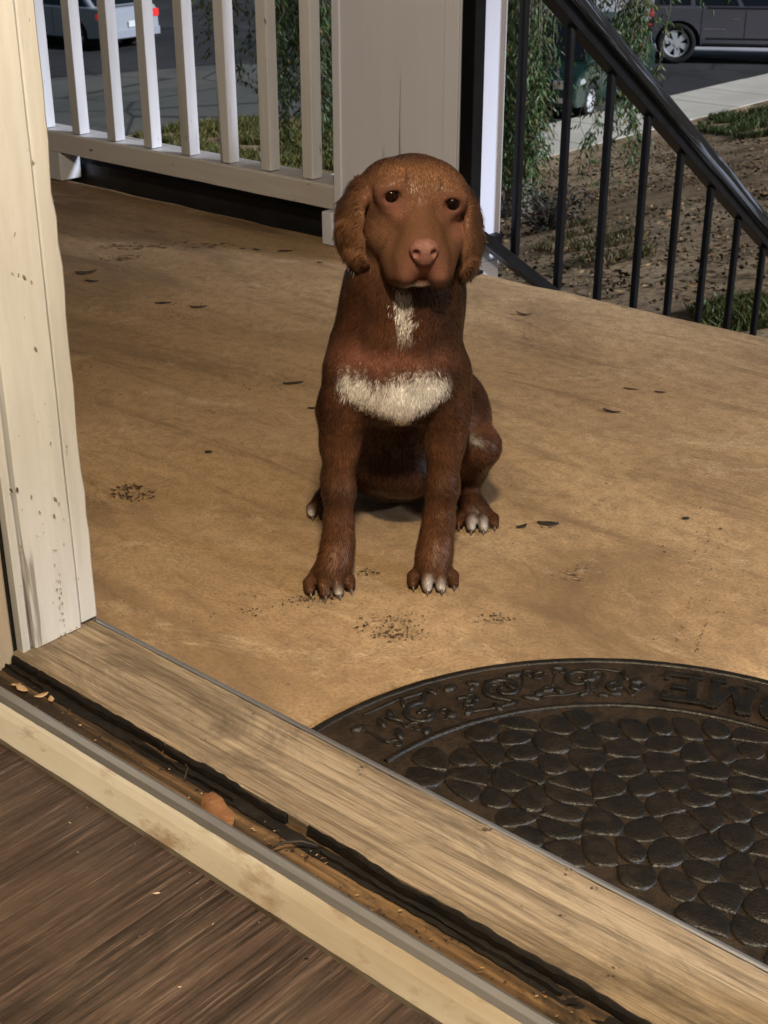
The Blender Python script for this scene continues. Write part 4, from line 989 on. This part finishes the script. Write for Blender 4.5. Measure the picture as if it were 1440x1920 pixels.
ngon_obj('mud_flakes', FVs, FFs, FCs, MAT['crumb'], 'dried mud flakes and crumbs scattered over the tan porch floor', 'dirt')
FVs, FFs, FCs = [], [], []
def jchip(px, py, r, c):
    p = on_x(px, py, JX + .001); n = random.randint(5, 7); b = len(FVs); a0 = random.random() * 6.3; e = random.uniform(.15, .5); rt = random.uniform(-.5, .9); r *= random.uniform(.5, 1.0)
    for k in range(n):
        a = a0 + 6.283 * k / n; rr = r * random.uniform(.6, 1.1); u, v = rr * math.cos(a) * e, rr * math.sin(a)
        FVs.append((JX + .0022, p[1] + u * math.cos(rt) - v * math.sin(rt), p[2] + u * math.sin(rt) + v * math.cos(rt))); q = random.uniform(.8, 1.2); FCs.append(tuple(t * q for t in c))
    FFs.append(list(range(b, b + n)))
GR, DK = (.26, .22, .165), (.11, .08, .055)
for (x, y, r, c) in [(147, 565, .0042, GR), (140, 845, .004, GR), (185, 797, .002, GR), (158, 870, .002, GR), (208, 890, .0018, GR), (78, 930, .002, GR), (210, 960, .0026, GR), (130, 1185, .004, GR), (230, 1195, .005, GR), (245, 1215, .003, GR), (225, 1265, .004, GR), (180, 1335, .003, GR), (165, 1250, .004, GR), (175, 1300, .002, GR), (265, 1385, .003, DK), (155, 1350, .003, GR), (85, 1395, .003, GR), (90, 1240, .003, GR), (60, 85, .003, GR), (100, 435, .003, GR), (50, 250, .004, GR), (75, 255, .004, GR), (100, 265, .005, GR), (130, 285, .004, GR), (220, 1630, .003, DK), (85, 1560, .004, DK), (265, 1280, .004, GR), (45, 1160, .005, DK), (70, 1155, .004, DK)]:
    jchip(x / 2.233, 400 + y / 2.233, r, c)
for _ in range(22):
    t = random.random() ** .6; x = random.uniform(45, 150) ; y = 760 + 450 * t; jchip(x - (1200 - y) * .06, y, random.uniform(.0004, .0011), random.choice([GR, (.40, .35, .27), (.32, .27, .20)]))
for _ in range(46):
    t = random.random(); jchip(102 + 17 * t + random.uniform(-4, 4), 1030 + 165 * t, random.uniform(.001, .0035), random.choice([(.36, .30, .21), GR, (.42, .36, .27)]))
for _ in range(40):
    t = random.random(); jchip(50 + 130 * t, 1232 - 70 * t + random.uniform(-8, 0), random.uniform(.0012, .003), random.choice([DK, GR]))
o_ = ngon_obj('paint_chips', [(x - JX, y - .88, z) for x, y, z in FVs], FFs, FCs, MAT['crumb'], None, None, df)
# light crumbs on the indoor floor and threshold
FVs, FFs, FCs = [], [], []
for (x, y, r, z, c) in [(295, 1677, .0042, .001, (.55, .45, .36)), (131, 1545, .0017, .001, (.6, .5, .4)), (146, 1600, .0011, .001, (.6, .5, .4)), (337, 1853, .0016, .001, (.6, .5, .4)), (262, 1757, .001, .001, (.6, .5, .4)), (400, 1735, .001, .001, (.6, .5, .4)), (575, 1800, .0028, .001, (.02, .015, .01)), (240, 1650, .001, .001, (.5, .4, .3))]:
    p = on_z(x, y); flake(p[0], p[1], r, z, c)
for _ in range(90):
    t = random.random(); p = on_z(0 + 900 * t + random.uniform(-10, 60), 1385 + 560 * t + random.uniform(0, 70) ** 1.0); 
    if p[1] < .722: flake(p[0], p[1], random.uniform(.0003, .0011), .001, (.35, .26, .17))
for (x, y, r) in [(677, 1438, .003), (672, 1444, .002), (676, 1452, .002), (377, 1387, .002), (910, 1555, .004), (1060, 1640, .002), (1110, 1665, .003), (1140, 1830, .003), (1050, 1717, .002), (690, 1700, .003), (1070, 1870, .003), (1150, 1815, .002), (1062, 1630, .002)]:
    p = on_z(x, y, .031); flake(p[0], p[1], r, .0312, (.07, .05, .035)); flake(p[0] + .004, p[1] + .003, r * .6, .0312, (.09, .065, .045))
for _ in range(260):
    x = random.uniform(JX + .02, -.3); y = random.uniform(.779, .815); flake(x, y, random.uniform(.0006, .0028), .0180, random.choice([(.03, .02, .012), (.20, .12, .06), (.34, .23, .13), (.02, .014, .01)]))
ngon_obj('floor_crumbs', FVs, FFs, FCs, MAT['crumb'], 'fine crumbs and grit along the indoor side of the threshold', 'dirt')
#@@PART3@@

# ================================================================== VEHICLES
def wheel_parts(root, x, y, r, w, side, spokes=5, spoke_w=.10):
    wh = bpy.data.objects.new('wheel', None); col.objects.link(wh); wh.parent = root; wh.location = (x, y, r); wh.empty_display_size = .1
    R_ = r; ri = r * .66
    mb = MB(); mb.lathe([(ri, -w / 2), (R_ * .93, -w / 2), (R_ * .985, -w * .42), (R_, -w * .3), (R_, w * .3), (R_ * .985, w * .42), (R_ * .93, w / 2), (ri, w / 2)], 36, closed=True); mb.build('tyre', MAT['tyre'], wh, smooth=True)
    s = side; mb = MB(); f = s * w * .46
    mb.lathe([(ri * 1.01, f), (ri * .93, f), (ri * .90, f - s * .03), (ri * .88, -f * .3)], 36)
    mb.lathe([(.001, f - s * .012), (ri * .20, f - s * .014), (ri * .24, f - s * .05)], 18)
    for k in range(spokes):
        a = 2 * math.pi * k / spokes + .3; Mr = Matrix.Rotation(a, 4, 'Y')
        mb.prism([(ri * .12, -ri * spoke_w), (ri * .95, -ri * spoke_w * 2.1), (ri * .95, ri * spoke_w * 2.1), (ri * .12, ri * spoke_w)], min(f - s * .045, f - s * .015), max(f - s * .045, f - s * .015), 'y', Mr)
    mb.build('rim', MAT['rim'], wh)
    mb = MB(); mb.lathe([(.001, -f * .1), (ri * .9, -f * .1)], 24); mb.build('brake_disc', MAT['trim'], wh)
    return wh
def car(name, P, heading, S, paint, label, cat):
    root = empty(name, P, heading, label, cat)
    W = S['W']; r = S['r']; ra = r * 1.16
    pts = []
    def archpts(cx):
        return [(cx + ra * math.cos(a), max(S['sill'], r + ra * math.sin(a) * .98)) for a in np.linspace(math.pi + .0, 0, 15)]
    bottom = [(S['x0'] + .10, S['sill'] + .04)]
    for cx in sorted(S['wx']): bottom += [(cx - ra - .01, S['sill'])] + archpts(cx) + [(cx + ra + .01, S['sill'])]
    bottom += [(S['x1'] - .12, S['sill'] + .03)]
    outline = bottom + S['top']
    secs = [(-W / 2, .975), (-W / 2 + .05, 1.0), (W / 2 - .05, 1.0), (W / 2, .975)]
    cxm = (S['x0'] + S['x1']) / 2; n = len(outline); mb = MB(); vs = []
    for (y, k) in secs:
        for (x, z) in outline: vs.append((cxm + (x - cxm) * (1 - (1 - k) * .6), y, .6 + (z - .6) * (k if z > .6 else 1)))
    fs = [(s * n + i, s * n + (i + 1) % n, (s + 1) * n + (i + 1) % n, (s + 1) * n + i) for s in range(3) for i in range(n)] + [tuple(range(n))[::-1], tuple(range(3 * n, 4 * n))]
    mb.add(vs, fs); mb.build('body', paint, root, bevel=.03, seg=3)
    mb = MB(); mb.box(S['x0'] + .25, S['x1'] - .25, -W / 2 + .26, W / 2 - .26, S['sill'] - .06, S['belt'] - .12); mb.build('underbody', MAT['trim'], root)
    # cabin
    b0, b1, t0, t1 = S['cab']; zb, zt = S['belt'] - .02, S['roof']; wb, wt = W / 2 - .04, W / 2 - .20
    cv = [(b0, -wb, zb), (b1, -wb, zb), (b1, wb, zb), (b0, wb, zb), (t0, -wt, zt), (t1, -wt, zt), (t1, wt, zt), (t0, wt, zt)]
    mb = MB(); mb.add(cv, [(0, 3, 2, 1), (4, 5, 6, 7), (0, 1, 5, 4), (1, 2, 6, 5), (2, 3, 7, 6), (3, 0, 4, 7)]); mb.build('cabin', paint, root, bevel=.05, seg=3)
    def pane(c, u0, u1, v0, v1, d):
        c = [Vector(q) for q in c]; nn = (c[1] - c[0]).cross(c[3] - c[0]).normalized()
        if nn.dot((c[0] + c[2]) / 2 - Vector((cxm, 0, (zb + zt) / 2))) < 0: nn = -nn
        def at(u, v): return (c[0].lerp(c[1], u)).lerp(c[3].lerp(c[2], u), v)
        q = [at(u0, v0), at(u1, v0), at(u1, v1), at(u0, v1)]
        mb = MB(); mb.add([p + nn * .004 for p in q] + [p + nn * d for p in q], [(4, 5, 6, 7), (0, 1, 5, 4), (1, 2, 6, 5), (2, 3, 7, 6), (3, 0, 4, 7)]); mb.build('window', MAT['glass'], root, bevel=.004)
    for s in (0, 1):
        c = [cv[0], cv[1], cv[5], cv[4]] if s == 0 else [cv[3], cv[2], cv[6], cv[7]]
        for (u0, u1) in S['panes']: pane(c, u0, u1, .10, .86, .012)
    pane([cv[1], cv[2], cv[6], cv[5]], .06, .94, .08, .88, .012); pane([cv[0], cv[3], cv[7], cv[4]], .06, .94, .12, .86, .012)
    for cx in S['wx']:
        for s in (-1, 1): wheel_parts(root, cx, s * (W / 2 - .13), r, .24, s, S.get('spokes', 5), S.get('sw', .13))
    for s in (-1, 1):
        for (x0, x1, z0, z1, nm, m) in S['side']:
            mb = MB(); y = s * (W / 2 + .006); mb.box(x0, x1, min(y, y - s * .03), max(y, y - s * .03), z0, z1); mb.build(nm, MAT[m], root, bevel=.006)
        for (x, y0, y1, z0, z1, nm, m, t) in S['ends']:
            mb = MB(); a, b = sorted((s * y0, s * y1)); mb.box(x - t, x + t, a, b, z0, z1); mb.build(nm, MAT[m], root, bevel=.012)
    for (x, y0, y1, z0, z1, nm, m, t) in S.get('mid', []):
        mb = MB(); mb.box(x - t, x + t, y0, y1, z0, z1); mb.build(nm, MAT[m], root, bevel=.01)
    return root
LOT = -3.2
sw = on_z(1264, 120, LOT)
hd = math.radians(33); fwd = Vector((math.cos(hd), math.sin(hd), 0)); lf = Vector((-math.sin(hd), math.cos(hd), 0))
suvS = dict(W=1.98, r=.425, sill=.40, x0=-.58, x1=4.15, wx=[0, 2.95], belt=1.16, roof=1.86, cab=(-.54, 2.55, -.36, 1.75), panes=[(.03, .26), (.30, .60), (.64, .92)], spokes=6, sw=.13,
            top=[(4.15, .55), (4.15, .80), (4.05, 1.02), (3.0, 1.12), (2.5, 1.16), (-.48, 1.17), (-.56, 1.08), (-.58, .62)],
            side=[(.55, 1.02, .715, .745, 'trim_strip', 'alu'), (.62, 3.9 - 1.6, .52, .56, 'sill_trim', 'trim'), (1.13, 1.30, .925, .955, 'door_handle', 'chrome'), (2.1, 2.26, .925, .955, 'door_handle', 'chrome'), (.50, .512, .55, 1.13, 'door_gap', 'trim'), (1.42, 1.432, .50, 1.13, 'door_gap', 'trim'), (.55, 2.35, .40, .445, 'running_board', 'trim'), (.6, 2.4, 1.145, 1.175, 'window_trim', 'trim')],
            ends=[(-.56, .78, .995, .97, 1.12, 'tail_light', 'tail', .04), (-.57, .80, .995, .79, .86, 'reflector', 'tail', .035), (4.12, .55, .9, .75, .95, 'headlight', 'headl', .05)], mid=[(-.60, -.93, .93, .42, .66, 'bumper', 'trim', .06), (4.15, -.5, .5, .6, .95, 'grille', 'trim', .03)])
Pw = Vector(sw) + lf * (suvS['W'] / 2 - .02); car('suv', (Pw.x, Pw.y, LOT), hd, suvS, MAT['suv'], 'dark grey suv with alloy wheels parked on the pale concrete', 'car')
gw = on_z(1096, 226, LOT); hd = -math.pi / 2 + .22
grS = dict(W=1.75, r=.305, sill=.24, x0=-3.35, x1=.82, wx=[0, -2.5], belt=.93, roof=1.47, cab=(-3.25, .15, -2.95, -.75), panes=[(.04, .30), (.34, .62), (.66, .93)], spokes=7, sw=.10,
           top=[(.82, .40), (.80, .62), (.62, .78), (.15, .92), (-3.2, .95), (-3.33, .85), (-3.35, .42)],
           side=[(-1.05, -.90, .76, .785, 'door_handle', 'chrome'), (-2.0, -1.85, .76, .785, 'door_handle', 'chrome'), (-.42, -.41, .30, .92, 'door_gap', 'trim'), (-1.25, -1.24, .30, .92, 'door_gap', 'trim'), (.36, .60, .64, .73, 'side_lamp', 'headl'), (-.55, -.38, .93, 1.03, 'mirror', 'green')],
           ends=[(.80, .48, .80, .58, .72, 'headlight', 'headl', .04), (.82, .55, .70, .36, .44, 'fog_lamp', 'headl', .03), (-3.34, .55, .84, .62, .85, 'tail_light', 'tail', .03)], mid=[(.82, -.42, .42, .56, .68, 'grille', 'chrome', .02)])
Pg = Vector(gw) - Vector((grS['W'] / 2 - .02, 0, 0)); car('hatchback', (Pg.x, Pg.y, LOT), hd, grS, MAT['green'], 'dark green hatchback behind the drooping branches beside the sidewalk', 'car')
hd = math.radians(186)
seS = dict(W=1.78, r=.315, sill=.26, x0=-.02, x1=4.55, wx=[.95, 3.6], belt=.92, roof=1.42, cab=(.35, 3.45, 1.0, 2.7), panes=[(.06, .30), (.33, .62), (.66, .92)], spokes=5, sw=.12,
           top=[(4.55, .45), (4.5, .66), (3.6, .88), (3.2, .92), (.55, .96), (.10, .94), (.0, .80), (-.02, .42)],
           side=[(2.3, 2.45, .76, .785, 'door_handle', 'chrome'), (1.4, 1.55, .76, .785, 'door_handle', 'chrome'), (2.6, 2.61, .32, .9, 'door_gap', 'trim'), (1.7, 1.71, .32, .9, 'door_gap', 'trim'), (.03, .28, .70, .83, 'tail_lamp_side', 'tail')],
           ends=[(.0, .58, .865, .68, .85, 'tail_light', 'tail', .035), (4.5, .5, .85, .55, .7, 'headlight', 'headl', .05)], mid=[(-.04, -.17, .17, .50, .64, 'number_plate', 'plate', .012), (-.02, -.84, .84, .28, .46, 'bumper', 'silver', .05)])
sp = on_z(252, 92, LOT); car('sedan', (sp[0], sp[1], LOT), hd, seS, MAT['silver'], 'silver sedan with red tail lights parked beyond the white railing', 'car')

# ================================================================== TREE, SHRUB, GRASS, LITTER
tb = on_ground(968, 402); tdepth = float((tb - _C) @ _F)
tr = empty('weeping_tree', tuple(tb), 0, 'weeping tree with pale trunk and drooping narrow leaves beyond the stair railing', 'tree')
def wig(a, b, n, amp, seed):
    r_ = random.Random(seed); a, b = Vector(a), Vector(b); out = []
    for i in range(n + 1):
        t = i / n; p = a.lerp(b, t); w = amp * math.sin(math.pi * t)
        out.append(p + Vector((r_.uniform(-1, 1), r_.uniform(-1, 1), r_.uniform(-.3, .3))) * w * .6)
    return out
mb = MB(); tk = [(0, 0, -.15), (.01, .02, .3), (-.03, .0, .9), (.02, -.04, 1.6), (-.02, .02, 2.4), (0, .05, 3.2), (.02, .0, 3.9)]
mb.tube(tk, [.20, .135, .115, .105, .095, .075, .05], 14); mb.build('trunk', MAT['bark'], tr, smooth=True)
LV, LF, LC = [], [], []
def leaf(p, d, L, W, c):
    d = d.normalized(); s = d.cross(Vector((random.uniform(-1, 1), random.uniform(-1, 1), random.uniform(-.4, .4))))
    if s.length < 1e-3: return
    s.normalize(); b = len(LV); nb = d.cross(s) * L * random.uniform(-.12, .12)
    LV.extend([tuple(p), tuple(p + d * L * .45 + s * W / 2 + nb), tuple(p + d * L), tuple(p + d * L * .45 - s * W / 2 + nb)]); LF.append([b, b + 1, b + 2, b + 3]); LC.extend([c] * 4)
def leafcol():
    q = random.random()
    c = (.058, .108, .036) if q < .6 else ((.095, .150, .045) if q < .85 else ((.16, .17, .05) if q < .95 else (.20, .13, .05)))
    k = random.uniform(.7, 1.35); return tuple(t * k for t in c)
branch = MB(); tbv = Vector(tb)
def strand(top, bot, dens=26.0, seed=0):
    pts = wig(top, bot, 12, .10, seed); pts = [p - tbv for p in pts]
    branch.tube(pts, [.006 - .004 * i / 12 for i in range(13)], 4, False)
    ln = (Vector(bot) - Vector(top)).length
    for _ in range(int(dens * ln)):
        t = random.random() ** .75 * 12; i = min(11, int(t)); p = pts[i].lerp(pts[i + 1], t - i)
        side = Vector((random.gauss(0, 1), random.gauss(0, 1), 0)).normalized()
        if random.random() < .35:
            tw = side * random.uniform(.05, .22) + Vector((0, 0, -random.uniform(.02, .15)))
            for q in range(5): leaf(p + tw * (q / 4), side * .6 + Vector((random.uniform(-.5, .5), random.uniform(-.5, .5), -.9)), random.uniform(.05, .10), random.uniform(.015, .028), leafcol())
        else: leaf(p, side * .7 + Vector((0, 0, -.8)), random.uniform(.05, .10), random.uniform(.014, .026), leafcol())
sid = 0; limbs = {}
for (x0, x1, e0, e1, num, d0, d1, dens) in ((934, 1002, 100, 395, 80, -1.3, .6, 50), (1000, 1062, 20, 70, 8, -1.2, .4, 28), (1010, 1062, 290, 340, 5, -1.2, .2, 16), (1115, 1190, 200, 365, 14, -1.4, .2, 34), (1050, 1110, 260, 350, 3, -1.4, .2, 18), (1105, 1185, 0, 110, 9, -1.0, .6, 30), (1170, 1205, 60, 235, 10, -1.2, .4, 26), (1205, 1235, 165, 225, 4, -1.2, .4, 18), (375, 470, 40, 195, 9, -.6, .8, 24), (490, 640, 60, 270, 44, -.8, .8, 40), (590, 640, 200, 300, 6, -.6, .4, 26), (1290, 1400, -30, 6, 8, -1, 0, 24)):
    for k in range(num):
        px = random.uniform(x0, x1); dep = tdepth + random.uniform(d0, d1); bot = Vector(at_depth(px, random.uniform(e0, e1), dep))
        g = ground_z(bot.x, bot.y) + .25; bot.z = max(bot.z, g)
        top = Vector((bot.x, bot.y, 0)); top = top.lerp(Vector((tb[0], tb[1], 0)), random.uniform(.12, .25)); top.z = tb[2] + random.uniform(3.1, 3.9)
        mid = Vector((bot.x, bot.y, min(top.z - .4, bot.z + 1.7))); sid += 1
        strand(mid, bot, dens, sid)
        branch.tube([p - tbv for p in wig(top, mid, 5, .05, sid + 500)], .006, 4, False)
        branch.tube([p - tbv for p in wig(Vector(tb) + Vector((0, 0, random.uniform(2.3, 3.5))), top, 5, .18, sid + 900)], [.03, .026, .022, .017, .012, .007], 6, False)
for _ in range(4200):
    a = random.random() * 6.283; rr = 2.6 * math.sqrt(random.random()); p = Vector((math.cos(a) * rr, math.sin(a) * rr, 3.1 + random.uniform(-.4, 1.1) * (1 - rr / 3.4)))
    leaf(p, Vector((random.uniform(-1, 1), random.uniform(-1, 1), -.8)), random.uniform(.07, .12), random.uniform(.015, .025), leafcol())
branch.build('branches', MAT['bark'], tr, smooth=True)
ngon_obj('crown', LV, LF, LC, MAT['leaf'], None, None, tr); 
sb = on_ground(1022, 432)
sh = empty('dead_shrub', tuple(sb), 0, 'dark leafless shrub at the foot of the weeping tree', 'shrub')
mb = MB(); r_ = random.Random(5)
for k in range(90):
    a = r_.random() * 6.283; el = r_.uniform(.3, 1.3); L = r_.uniform(.25, .62); d = Vector((math.cos(a) * math.cos(el), math.sin(a) * math.cos(el), math.sin(el)))
    mb.tube([Vector((0, 0, -.03)), d * L * .5 + Vector((r_.uniform(-.04, .04), r_.uniform(-.04, .04), .02)), d * L + Vector((0, 0, -.1 * L))], [.010, .006, .002], 4, False)
mb.build('stems', plain('dead_stems', (.045, .035, .030), (.09, .07, .06), 10, .9), sh)
LV, LF, LC = [], [], []
for k in range(500):
    a = r_.random() * 6.283; rr = .5 * r_.random() ** .6; p = Vector((math.cos(a) * rr, math.sin(a) * rr, r_.uniform(.02, .42))); leaf(p, Vector((r_.uniform(-1, 1), r_.uniform(-1, 1), r_.uniform(-1, .2))), .06, .025, (.05 * r_.uniform(.5, 1.3), .04, .032))
ngon_obj('dry_leaves', LV, LF, LC, MAT['leaf'], None, None, sh)
# grass
def blades(poly, num, hmin, hmax, cols, name, label):
    V_, F_, C2 = [], [], []
    W_ = [on_ground(*p) for p in poly]; xsA = [p[0] for p in W_]; ysA = [p[1] for p in W_]
    def inside(x, y):
        c = False; j = len(W_) - 1
        for i in range(len(W_)):
            if (W_[i][1] > y) != (W_[j][1] > y) and x < (W_[j][0] - W_[i][0]) * (y - W_[i][1]) / (W_[j][1] - W_[i][1]) + W_[i][0]: c = not c
            j = i
        return c
    got = 0
    while got < num:
        x = random.uniform(min(xsA), max(xsA)); y = random.uniform(min(ysA), max(ysA))
        if not inside(x, y) or mnoise.noise((x * 1.6, y * 1.6, 7)) < -.12 or in_lot(x, y): continue
        got += 1; z = ground_z(x, y); h_ = random.uniform(hmin, hmax); a = random.random() * 6.283; b = len(V_); w = h_ * .06 + .003
        dx, dy = math.cos(a), math.sin(a); lx, ly = random.gauss(0, .4) * h_, random.gauss(0, .4) * h_
        V_.extend([(x - dx * w, y - dy * w, z - .01), (x + dx * w, y + dy * w, z - .01), (x + lx * .4 + dx * w * .6, y + ly * .4 + dy * w * .6, z + h_ * .6), (x + lx, y + ly, z + h_), (x + lx * .4 - dx * w * .6, y + ly * .4 - dy * w * .6, z + h_ * .6)])
        F_.append([b, b + 1, b + 2, b + 3, b + 4]); c = random.choice(cols); k = random.uniform(.65, 1.35); C2.extend([tuple(t * k for t in c)] * 5)
    ngon_obj(name, V_, F_, C2, MAT['leaf'], label, 'grass')
blades([(250, 262), (330, 243), (430, 231), (640, 224), (660, 345), (380, 330)], 16000, .06, .17, [(.13, .14, .035), (.20, .17, .055), (.075, .11, .028), (.24, .18, .075)], 'grass', 'yellow green grass strip seen between the white balusters')
blades([(1300, 245), (1330, 222), (1380, 212), (1470, 205), (1480, 250), (1400, 262)], 5000, .05, .13, [(.05, .08, .02), (.09, .12, .035), (.12, .13, .05)], 'grass', 'dark green grass mound along the sidewalk beside the handrail')
blades([(1060, 420), (1200, 415), (1230, 480), (1120, 505), (1000, 470)], 1700, .03, .08, [(.08, .085, .03), (.13, .10, .05), (.18, .12, .06)], 'grass', 'sparse weedy grass patch behind the middle iron balusters')
blades([(1290, 585), (1470, 560), (1480, 680), (1340, 650)], 1600, .03, .09, [(.06, .09, .025), (.12, .12, .04)], 'grass', 'low weeds at the foot of the porch steps')
LV, LF, LC = [], [], []
for k in range(34000):
    x = random.uniform(-11.3, -1.5); y = 4.4 + 18 * random.random() ** 1.2
    if mnoise.noise((x * .55, y * .55, 1.5)) < random.uniform(-.5, .15): continue
    if -2.5 < x < -.2 and y < 4.7: continue
    p = Vector((x, y, ground_z(x, y) + random.uniform(.008, .03))); q = random.random()
    c = (.062, .041, .025) if q < .55 else ((.19, .115, .058) if q < .75 else ((.32, .21, .11) if q < .93 else (.07, .085, .03)))
    kk = random.uniform(.6, 1.3); leaf(p, Vector((random.uniform(-1, 1), random.uniform(-1, 1), random.uniform(-.25, .25))), random.choice((.5, .7, 1.0)) * random.uniform(.03, .09), random.uniform(.008, .034), tuple(t * kk for t in c))
ngon_obj('leaf_litter', LV, LF, LC, MAT['litter'], 'brown fallen leaves littering the sloping yard', 'leaves')
